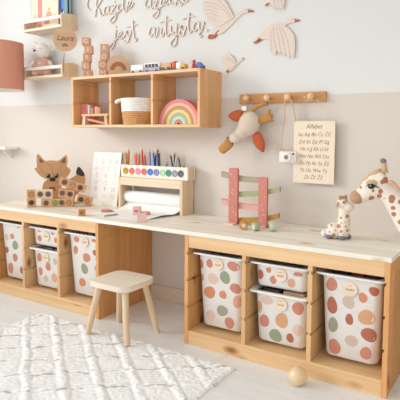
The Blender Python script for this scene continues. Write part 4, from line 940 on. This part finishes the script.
# paper roll holder
HX0 = on_y(118.2, 190, -.118).x; HX1 = on_y(182.4, 190, -.118).x; HW = HX1-HX0
ph = thing('paper_roll_holder', 'pale wooden paper roll holder carrying the paint and pencil box', 'holder', (HX0, -.118, TOPZ))
HH = .192
g = G(); g.box((0, 0, 0), (.018, .106, HH), .001); obj('side_panel', g, BIRCHZ, ph)
g = G(); g.box((HW-.018, 0, 0), (HW, .106, HH), .001); obj('side_panel', g, BIRCHZ, ph)
g = G(); g.box((.018, .0, HH-.046), (HW-.018, .016, HH), .001); obj('front_rail', g, BIRCH, ph)
g = G(); g.box((.018, .016, HH-.014), (HW-.018, .106, HH), .001); obj('top_board', g, BIRCH, ph)
rr_ = thing('paper_roll', 'white drawing paper roll with its sheet pulled out over the worktop', 'paper', (HX0, -.118, TOPZ))
PAPER = M('white_paper', (250, 249, 246), .75, .01)
g = G(); g.lathe([(.014, -HW/2+.022), (.034, -HW/2+.022), (.035, -HW/2+.024), (.035, HW/2-.024), (.034, HW/2-.022), (.014, HW/2-.022), (.014, -HW/2+.022)], 40, mat=Matrix.Translation((HW/2, .054, .075)) @ Matrix.Rotation(PI/2, 4, 'Y')); obj('roll', g, PAPER, rr_, smooth=True)
g = G(); g.tube([(.0185, .054, .075), (HW-.0185, .054, .075)], .0125, 16); obj('dowel', g, BIRCH, rr_, smooth=True)
# sheet: comes off the roll, runs forward over the top
FLc = on_z(85, 214.5, TOPZ+.001); FRc = on_z(141, 221, TOPZ+.001)
g = G(); bm = g.bm; V = []
for i in range(25):
    f = i/24; rowv = []
    xl_ = HX0+.024; xr_ = HX0+HW-.024
    for j in range(29):
        q = j/28
        if q < .25:
            a = PI*.5*(q/.25); y_ = -.118+.054-.0355*math.cos(-PI/2+a*1.0)*1.0; z_ = .075-.0355*math.sin(PI/2*(q/.25)) if False else .075
            th = q/.25*PI/2       # from the front of the roll down and forward
            P0 = Vector((0, -.118+.054-.0358*math.cos(th*.9), TOPZ+.075-.0358*math.sin(th*.9)))
            P = Vector((xl_+(xr_-xl_)*f, P0.y, P0.z))
        else:
            r_ = (q-.25)/.75
            y_b = -.118+.054-.006; st_ = Vector((xl_+(xr_-xl_)*f, y_b, 0)); en = FLc.lerp(FRc, f)
            P = st_.lerp(Vector((en.x, en.y, 0)), r_**.9)
            zz = .039*(1-r_*4)**2 if r_ < .25 else 0
            curl = .014*max(0, (f-.82)/.18)**2*max(0, 1-abs(r_-.45)/.45)
            P.z = TOPZ+.0012+zz+curl
        rowv.append(bm.verts.new(P-Vector((HX0, -.118, TOPZ))))
    V.append(rowv)
for i in range(24):
    for j in range(28): bm.faces.new((V[i][j], V[i][j+1], V[i+1][j+1], V[i+1][j]))
sh = obj('sheet', g, PAPER, rr_, smooth='full'); md = sh.modifiers.new('thickness', 'SOLIDIFY'); md.thickness = .0005
# paint and pencil box
BX0 = on_y(121.0, 172, -.085).x; BX1 = on_y(187.6, 172, -.085).x; BW = BX1-BX0; BZ = TOPZ+HH+.0005
px_ = thing('pencil_box', 'white wooden box with ten coloured paint discs on top of the roll holder', 'box', (BX0, -.085, BZ))
BH_ = .072; BD = .073
CREAMP = wood('white_washed_box', (244, 236, 222), (249, 243, 232), 'x')
for nm, a, b_ in (('front_panel', (0, 0, 0), (BW, .010, BH_)), ('back_panel', (0, BD-.010, 0), (BW, BD, BH_)), ('side_panel', (0, .010, 0), (.010, BD-.010, BH_)), ('side_panel', (BW-.010, .010, 0), (BW, BD-.010, BH_)), ('bottom_panel', (.010, .010, 0), (BW-.010, BD-.010, .008))):
    g = G(); g.box(a, b_, .0008); obj(nm, g, CREAMP if nm != 'side_panel' else BIRCHZ, px_)
PC = [(196, 152, 40), (226, 128, 78), (240, 150, 178), (232, 112, 96), (72, 126, 210), (136, 146, 196), (188, 222, 180), (58, 150, 122), (164, 154, 172), (98, 102, 118)]
zc = BH_*.5
for i, c_ in enumerate(PC):
    u = 110+(70+(315-70)*i/9)/4.444; s = on_y(u, 175, -.085).x-BX0
    g = G(); g.lathe([(0, 0), (.0195, 0), (.0195, .003), (.017, .0045), (.014, .003), (0, .0025)], 24, mat=Matrix.Translation((s, 0, zc)) @ RT_); obj('paint_disc', g, M('paint_%d' % i, c_, .6, .05), px_, smooth=True)
# pencils in the box
PEN = [(125.5, 152, (196, 140, 66), 'amber', -5), (129, 150, (206, 132, 46), 'ochre', 2), (127.5, 154, (226, 168, 96), 'light orange', 4), (134.5, 155, (244, 140, 176), 'pink', -8), (137, 153, (222, 118, 70), 'terracotta', 6), (139.5, 154, (232, 112, 60), 'orange', 3), (142, 149.5, (228, 82, 56), 'vermilion', -3), (144.5, 155, (236, 104, 92), 'coral', -6),
    (149.5, 151, (84, 140, 214), 'sky blue', -4), (153, 152, (62, 104, 196), 'blue', -7), (156, 154, (46, 92, 180), 'royal blue', 3), (157.5, 149, (40, 62, 120), 'navy', -4), (159, 152, (58, 58, 84), 'indigo', -3),
    (168, 163, (86, 132, 84), 'green', 22), (170, 154.5, (88, 66, 50), 'dark brown', -14), (174.5, 153, (60, 54, 52), 'black', -2), (177, 153.5, (196, 196, 192), 'silver', 8), (178, 157, (104, 92, 88), 'grey', -14), (184.5, 165, (76, 92, 84), 'slate green', 8)]
for i, (u, v, c_, nm, tl_) in enumerate(PEN):
    y_ = -.085+.022+.010*(i % 4); tp = on_y(u, v-2, y_); a = math.radians(tl_)
    zb = BZ+.009; hh = tp.z-zb; ln = hh/math.cos(a)
    xb = tp.x-math.tan(a)*hh
    if xb < BX0+.018 or xb > BX1-.018:
        xb = min(max(xb, BX0+.018), BX1-.018); a = math.atan2(tp.x-xb, hh); ln = hh/math.cos(a)
    t = thing('pencil', '%s pencil standing in the box behind the paint discs' % nm, 'pencil', (xb, y_, zb), 0, 'pencils in the paint box'); t.rotation_euler = (0, a, 0)
    g = G(); g.lathe([(0, 0), (.0056, 0), (.0056, ln-.018), (0, ln-.018)], 6); obj('shaft', g, M('pencil_%d' % i, c_, .4, .03), t)
    g = G(); g.lathe([(.0055, ln-.018), (.0018, ln-.006)], 6); g.lathe([(0, ln-.018), (.0055, ln-.018)], 6); obj('sharpened_wood', g, BLOCKW, t)
    g = G(); g.lathe([(.0018, ln-.006), (0, ln)], 6); obj('lead', g, M('pencil_%d' % i, c_), t)
# little things on the paper
zp = TOPZ+.0018
PINKP = M('pink_paint', (230, 140, 136), .5); PALEPK = M('pale_pink_wood', (238, 196, 190), .6)
c = on_z(104.3, 212, zp)
sp = thing('pink_crayon', 'short pink crayon with a grey tip lying on the paper', 'crayon', (c.x, c.y, zp), math.radians(32))
g = G(); g.tube([(-.016, 0, .009), (.026, 0, .009)], .009, 12); obj('barrel', g, PINKP, sp, smooth=True)
g = G(); g.tube([(.026, 0, .009), (.044, 0, .006), (.056, 0, .003)], [.007, .0045, .0015], 12); obj('tip', g, M('grey_lead', (150, 142, 142), .5), sp, smooth=True)
c = on_z(111.3, 216, zp)
gp = thing('grey_chalk', 'thin grey chalk stick lying near the left edge of the paper', 'crayon', (on_z(111.5, 215.8, zp).x, on_z(111.5, 215.8, zp).y, zp), math.radians(78))
g = G(); g.tube([(-.045, 0, .0045), (.03, 0, .0045), (.042, 0, .003)], [.0045, .0045, .0015], 8); obj('stick', g, M('grey_chalk', (176, 168, 168), .7), gp, smooth=True)
c = on_z(137, 214.5, zp)
hs = thing('heart_stamp', 'pale pink cube with a heart standing on the paper', 'stamp', (c.x, c.y, zp), math.radians(30))
g = G(); g.box((-.021, -.021, 0), (.021, .021, .044), .002, 2); obj('cube', g, PALEPK, hs)
g = G(); hp = [(.011*(math.sin(t)**3), .022+.0009*(13*math.cos(t)-5*math.cos(2*t)-2*math.cos(3*t)-math.cos(4*t))*.62) for t in [2*PI*k/28 for k in range(28)]]; g.prism(hp, -.0218, -.021); obj('heart', g, M('red_heart', (206, 100, 96), .6), hs)
c = on_z(145.5, 214.8, zp)
er = thing('pink_eraser', 'pink eraser lying beside the heart cube', 'eraser', (c.x, c.y, zp), math.radians(25))
g = G(); g.box((-.026, -.012, 0), (.026, .012, .018), .004, 3); obj('eraser_body', g, PINKP, er, smooth=True)
g = G(); g.box((-.012, -.0124, -.0), (.010, .0124, .0184), .003, 2); obj('sleeve', g, M('rose_sleeve', (240, 176, 170), .6), er)
c = on_z(141.5, 217.2, zp)
tt = thing('teal_eraser', 'small teal eraser lying in front of the heart cube', 'eraser', (c.x, c.y, zp), math.radians(20))
g = G(); g.prism([(-.022, 0), (.022, 0), (.018, .014), (-.014, .014)], -.009, .009); obj('eraser_body', g, M('teal_rubber', (156, 192, 190), .6), tt)
g = G(); g.prism([(-.0224, 0), (-.008, 0), (-.006, .0145), (-.0143, .0145)], -.0094, .0094); obj('sleeve', g, M('pale_sleeve', (232, 228, 222), .6), tt)
c = on_z(140.5, 222.3, TOPZ)
tc_ = thing('tent_card', 'folded pale pink tent card at the front of the paper', 'card', (c.x, c.y+.01, zp), math.radians(-48))
for s in (-1, 1):
    g = G(); g.prism([(s*.028, 0), (s*.026, 0), (-s*.0005, .044), (s*.0012, .0455)], -.022, .022); obj('card_panel', g, PALEPK, tc_)
# marble run
pl = Plane((.17, -.165, TOPZ), 0, 5.333, 220, 160); k_ = pl.scale()
mr = thing('wooden_ball_run', 'pink wooden ball run with four sloping coloured bars on the worktop', 'toy', pl.world(0, 0), 0)
PK = M('dusty_pink_paint', (204, 128, 114), .6, .12, 60)
def RUNB(nm, c_): return M(nm, c_, .6, .06)
for X0, X1, Yt, in ((52, 100, 42), (212, 255, 92)):
    a = pl((X0+X1)/2, Yt); w_ = (X1-X0)*k_*1.12/2
    g = G(); g.prism([(a[0]-w_, 0), (a[0]+w_, 0), (a[0]+w_, a[1]-.006), (a[0]+w_*.7, a[1]), (a[0]-w_*.7, a[1]), (a[0]-w_, a[1]-.006)], -.010, .006); up = obj('upright', g, PK, mr)
    g = G()
    for q in range(16):
        rr2 = random.Random(q+X0); xx = a[0]+rr2.uniform(-w_*.8, w_*.8); zz = rr2.uniform(.01, a[1]-.015)
        g.prism(disc_pts((xx, zz), rr2.uniform(.001, .0025), rr2.uniform(.003, .006), 6, .2, q), -.0104, -.010)
    obj('speckles', g, M('pale_speckle', (240, 196, 184), .7), up)['kind'] = 'stuff'
    g = G(); g.box((a[0]-w_*1.0, -.05, 0), (a[0]+w_*1.0, .05, .008), .001); obj('foot', g, M('pale_foot', (236, 206, 192), .6), mr)
for nm, c_, A, B_, th in (('taupe', (174, 158, 134), (2, 75), (212, 109), 29), ('sage', (168, 172, 130), (96, 184), (314, 157), 28), ('blush', (222, 166, 156), (2, 220), (212, 257), 29), ('mustard', (184, 138, 62), (94, 324), (308, 300), 28)):
    a, b_ = pl(*A), pl(*B_); h2 = th*k_/2; n = 8; mid = (-.004 if B_[1] > A[1] else -.004)
    top = []; bot = []
    for q in range(n+1):
        f = q/n; x_ = a[0]+(b_[0]-a[0])*f; z_ = a[1]+(b_[1]-a[1])*f-.008*math.sin(PI*f); top.append((x_, z_+h2)); bot.append((x_, z_-h2))
    g = G(); g.prism(top+bot[::-1], .006, .026); obj('sloping_bar', g, RUNB('bar_'+nm, c_), mr, smooth=True)['label'] = nm+' coloured sloping bar'
for (X, Y, c_, nm, rz) in ((125, 353, (208, 152, 70), 'mustard', 25), (190, 358, (176, 184, 150), 'sage', -30), (283, 355, (204, 210, 190), 'pale green', -50)):
    u, v = 220+X/5.333, 160+(Y+24)/5.333; c = on_z(u, v, TOPZ); R_ = .0205
    y_ = min(max(c.y, -.27), -.19)
    c = Vector((on_y(u, v-2, y_).x, y_, TOPZ))
    t = thing('toy_roller', '%s wooden roller in front of the pink ball run' % nm, 'toy', (c.x, c.y, TOPZ+R_), math.radians(rz), 'rollers by the ball run')
    mm = Matrix.Rotation(PI/2, 4, 'X')
    g = G(); g.lathe([(.011, -.015), (.018, -.015), (R_, -.012), (R_, .012), (.018, .015), (.011, .015), (.011, -.015)], 24, mat=mm); obj('roller_ring', g, M('roller_'+nm.replace(' ', '_'), c_, .5), t, smooth=True)
    g = G(); g.lathe([(0, -.013), (.0112, -.013), (.0112, .013), (0, .013)], 20, mat=mm); obj('roller_hub', g, M('hub_marbled', (232, 222, 206), .5, .25, 90), t)

# ================================================================ giraffes
PLUSH = (240, 228, 212); SPOT = (192, 138, 112)
pl = Plane((.67, -.215, TOPZ), 18, 6.667, 315, 190); k_ = pl.scale()
sg = thing('giraffe_plush', 'small spotted plush giraffe sitting on the worktop', 'soft toy', pl.world(0, 0), pl.a, 'plush giraffes')
sps = [(*pl(X, Y), r*k_) for X, Y, r in ((110, 232, 9), (158, 235, 15), (172, 180, 9), (213, 172, 13), (125, 292, 15), (175, 266, 11), (215, 262, 10), (98, 272, 7), (82, 248, 6), (200, 208, 5), (228, 295, 8), (150, 300, 7), (135, 262, 6), (175, 215, 6), (235, 225, 6), (152, 150, 7), (228, 200, 5), (205, 305, 6), (190, 320, 6), (100, 215, 5), (120, 318, 6), (160, 325, 5), (205, 235, 7), (190, 290, 5), (140, 210, 6))]
SGM = spotted('small_giraffe_print', PLUSH, SPOT, sps)
g = G(); E3(g, pl, 128, 272, 56, 56, .008, .042); E3(g, pl, 188, 262, 46, 66, 0, .036); E3(g, pl, 194, 205, 42, 60, 0, .030); E3(g, pl, 193, 150, 38, 48, 0, .026)
zb = pl(178, 340)[1]
for X, t_ in ((178, -.022), (216, .012), (95, -.012)):
    a = pl(X, 300); g.tube([(a[0], t_, a[1]), (a[0], t_, .012)], [.018, .016], 10)
obj('body', g, SGM, sg, remesh=.004)
g = G(); E3(g, pl, 183, 88, 40, 38, 0, .026); E3(g, pl, 226, 112, 38, 33, -.004, .024); obj('head', g, M('cream_plush', PLUSH, .95, .04, 160, bump=.3), sg, remesh=.004)
for X, t_ in ((180, -.022), (216, .012), (95, -.012)):
    a = pl(X, 330); g = G(); g.ell((a[0], t_-.004, .0095), (.018, .02, .0095), sub=2); obj('hoof', g, M('grey_hoof', (128, 124, 136), .9), sg, smooth='full')
g = G(); E3(g, pl, 60, 292, 22, 24, .01, .012); obj('tail', g, M('white_plush', (240, 234, 226)), sg, smooth='full')
g = G(); E3(g, pl, 182, 54, 26, 16, 0, .014); E3(g, pl, 205, 66, 16, 12, -.014, .01); obj('brown_tuft', g, M('brown_plush', (198, 152, 124), .95), sg, remesh=.003)
for X, t_ in ((168, -.014), (208, .014)):
    g = G(); a, b_ = pl(X, 62), pl(X-2, 36); g.tube([(a[0], t_, a[1]), (b_[0], t_, b_[1])], [.005, .006], 8); obj('horn', g, M('brown_plush', (198, 152, 124)), sg, smooth='full')
g = G(); E3(g, pl, 146, 94, 9, 22, -.02, .008, .25); obj('ear', g, M('pink_plush', (216, 170, 150), .95), sg, smooth='full')
g = G(); E3(g, pl, 192, 78, 7, 6, -.026, .004, sub=2); obj('eye', g, M('dark_blue_grey', (66, 68, 84), .4), sg, smooth='full')
# big giraffe: stands on the floor right of the frame, neck reaching over the worktop
pl = Plane((.86, -.235, TOPZ), 18, 5.72, 340, 150); k_ = pl.scale()
bgf = thing('giraffe_plush', 'large spotted plush giraffe nuzzling in from the right edge', 'soft toy', (pl.world(0, 0).x, pl.world(0, 0).y, 0), pl.a, 'plush giraffes')
H0 = TOPZ
def Q(X, Y): a = pl(X, Y); return a[0], a[1]+H0
def EB(g, X, Y, rx, ry, t=0, td=None, rot=0, sub=3):
    s, h_ = Q(X, Y); g.ell((s, t, h_), (rx*k_, td or min(rx, ry)*k_, ry*k_), Matrix.Rotation(rot, 3, 'Y'), sub)
big = [(258, 170, 20), (240, 178, 13), (228, 232, 15), (222, 258, 14), (178, 273, 18), (292, 268, 20), (290, 284, 15), (297, 324, 13), (303, 360, 14), (338, 288, 14), (249, 271, 5), (218, 291, 8), (186, 228, 9), (262, 128, 11), (352, 350, 16), (380, 310, 18), (340, 400, 15), (400, 390, 20), (440, 350, 22), (420, 450, 20), (118, 212, 8)]
sps = [(*Q(X, Y), r*k_) for X, Y, r in big]
rr_g = random.Random(5)
for q in range(26): sps.append((rr_g.uniform(.22, .75), rr_g.uniform(.1, .62), rr_g.uniform(.018, .032)))
BGM = spotted('large_giraffe_print', (241, 231, 217), (184, 124, 98), sps)
g = G(); EB(g, 195, 172, 44, 40, 0, .030); EB(g, 160, 200, 40, 36, 0, .028); EB(g, 200, 215, 66, 62, 0, .042); EB(g, 160, 238, 56, 52, 0, .036); EB(g, 122, 262, 46, 44, 0, .030); EB(g, 232, 170, 40, 50, 0, .032)
chain = [((225, 215), 52), ((280, 255), 56), ((330, 310), 68), ((390, 390), 84), ((450, 490), 84)]
pts = [Vector((Q(*a)[0], 0.0, Q(*a)[1])) for a, r in chain]; rs = [r*k_ for a, r in chain]
pts += [Vector((pts[-1].x+.13, -.05, .50)), Vector((pts[-1].x+.23, -.10, .43)), Vector((pts[-1].x+.40, -.17, .40)), Vector((pts[-1].x+.47, -.19, .39))]; rs += [.09, .11, .11, .06]
g.tube(pts, rs, 16)
bx_ = pts[5].x+.07
for dx in (0, .30):
    for dy in (-.06, .06): g.tube([(bx_+dx, dy-.09-dx*.38, .40), (bx_+dx, dy-.09-dx*.38, .20), (bx_+dx, dy-.09-dx*.38, .0)], [.055, .040, .042], 12)
obj('body', g, BGM, bgf, remesh=.007)
g = G(); EB(g, 98, 270, 44, 40, 0, .033); obj('muzzle', g, M('tan_plush', (190, 150, 122), .95, .05, 120, bump=.3), bgf, smooth='full')
g = G(); pts = [Q(*p) for p in ((122, 196), (150, 172), (180, 148), (212, 132), (240, 122))]; g.tube([(a, 0, b) for a, b in pts], [.006, .013, .016, .016, .012], 12); obj('forelock', g, M('sand_plush', (212, 178, 142), .95, .05, 120, bump=.3), bgf, smooth='full')
for t_ in (-.016, .02):
    g = G(); a, b_ = Q(254, 128), Q(249, 72); g.tube([(a[0], t_, a[1]), (b_[0], t_, b_[1])], [.013, .0105], 12); hn = obj('horn', g, M('sand_plush', (212, 178, 142)), bgf, smooth='full')
    g = G(); g.ell((Q(248, 62)[0], t_, Q(248, 62)[1]), (.0115, .0115, .010), sub=2); obj('horn_tip', g, M('grey_hoof', (128, 124, 136)), hn, smooth='full')
g = G(); EB(g, 180, 186, 34, 19, -.030, .014, .1); obj('eyelid', g, M('sand_plush', (212, 178, 142)), bgf, smooth='full')
g = G(); EB(g, 176, 203, 20, 16, -.0385, .010, sub=2); ey = obj('eye', g, BLACK, bgf, smooth='full')
g = G(); EB(g, 169, 198, 4, 4, -.0475, .002, sub=1); obj('eye_glint', g, WHITEP, ey)
g = G(); pts = [Q(*p) for p in ((142, 206), (156, 194), (180, 190), (205, 204), (224, 212))]; g.tube([(a, -.046+abs(i-2)*.003, b) for i, (a, b) in enumerate(pts)], [.001, .002, .0028, .0024, .0008], 6); obj('eyelash', g, BLACK, bgf, smooth='full')
g = flat_blob(lambda X, Y: Q(X, Y), [(268, 166), (290, 168), (318, 190), (345, 222), (352, 240), (330, 226), (300, 200), (274, 184)], -.055, .008); obj('ear', g, M('pink_plush', (216, 170, 150)), bgf, smooth='full')
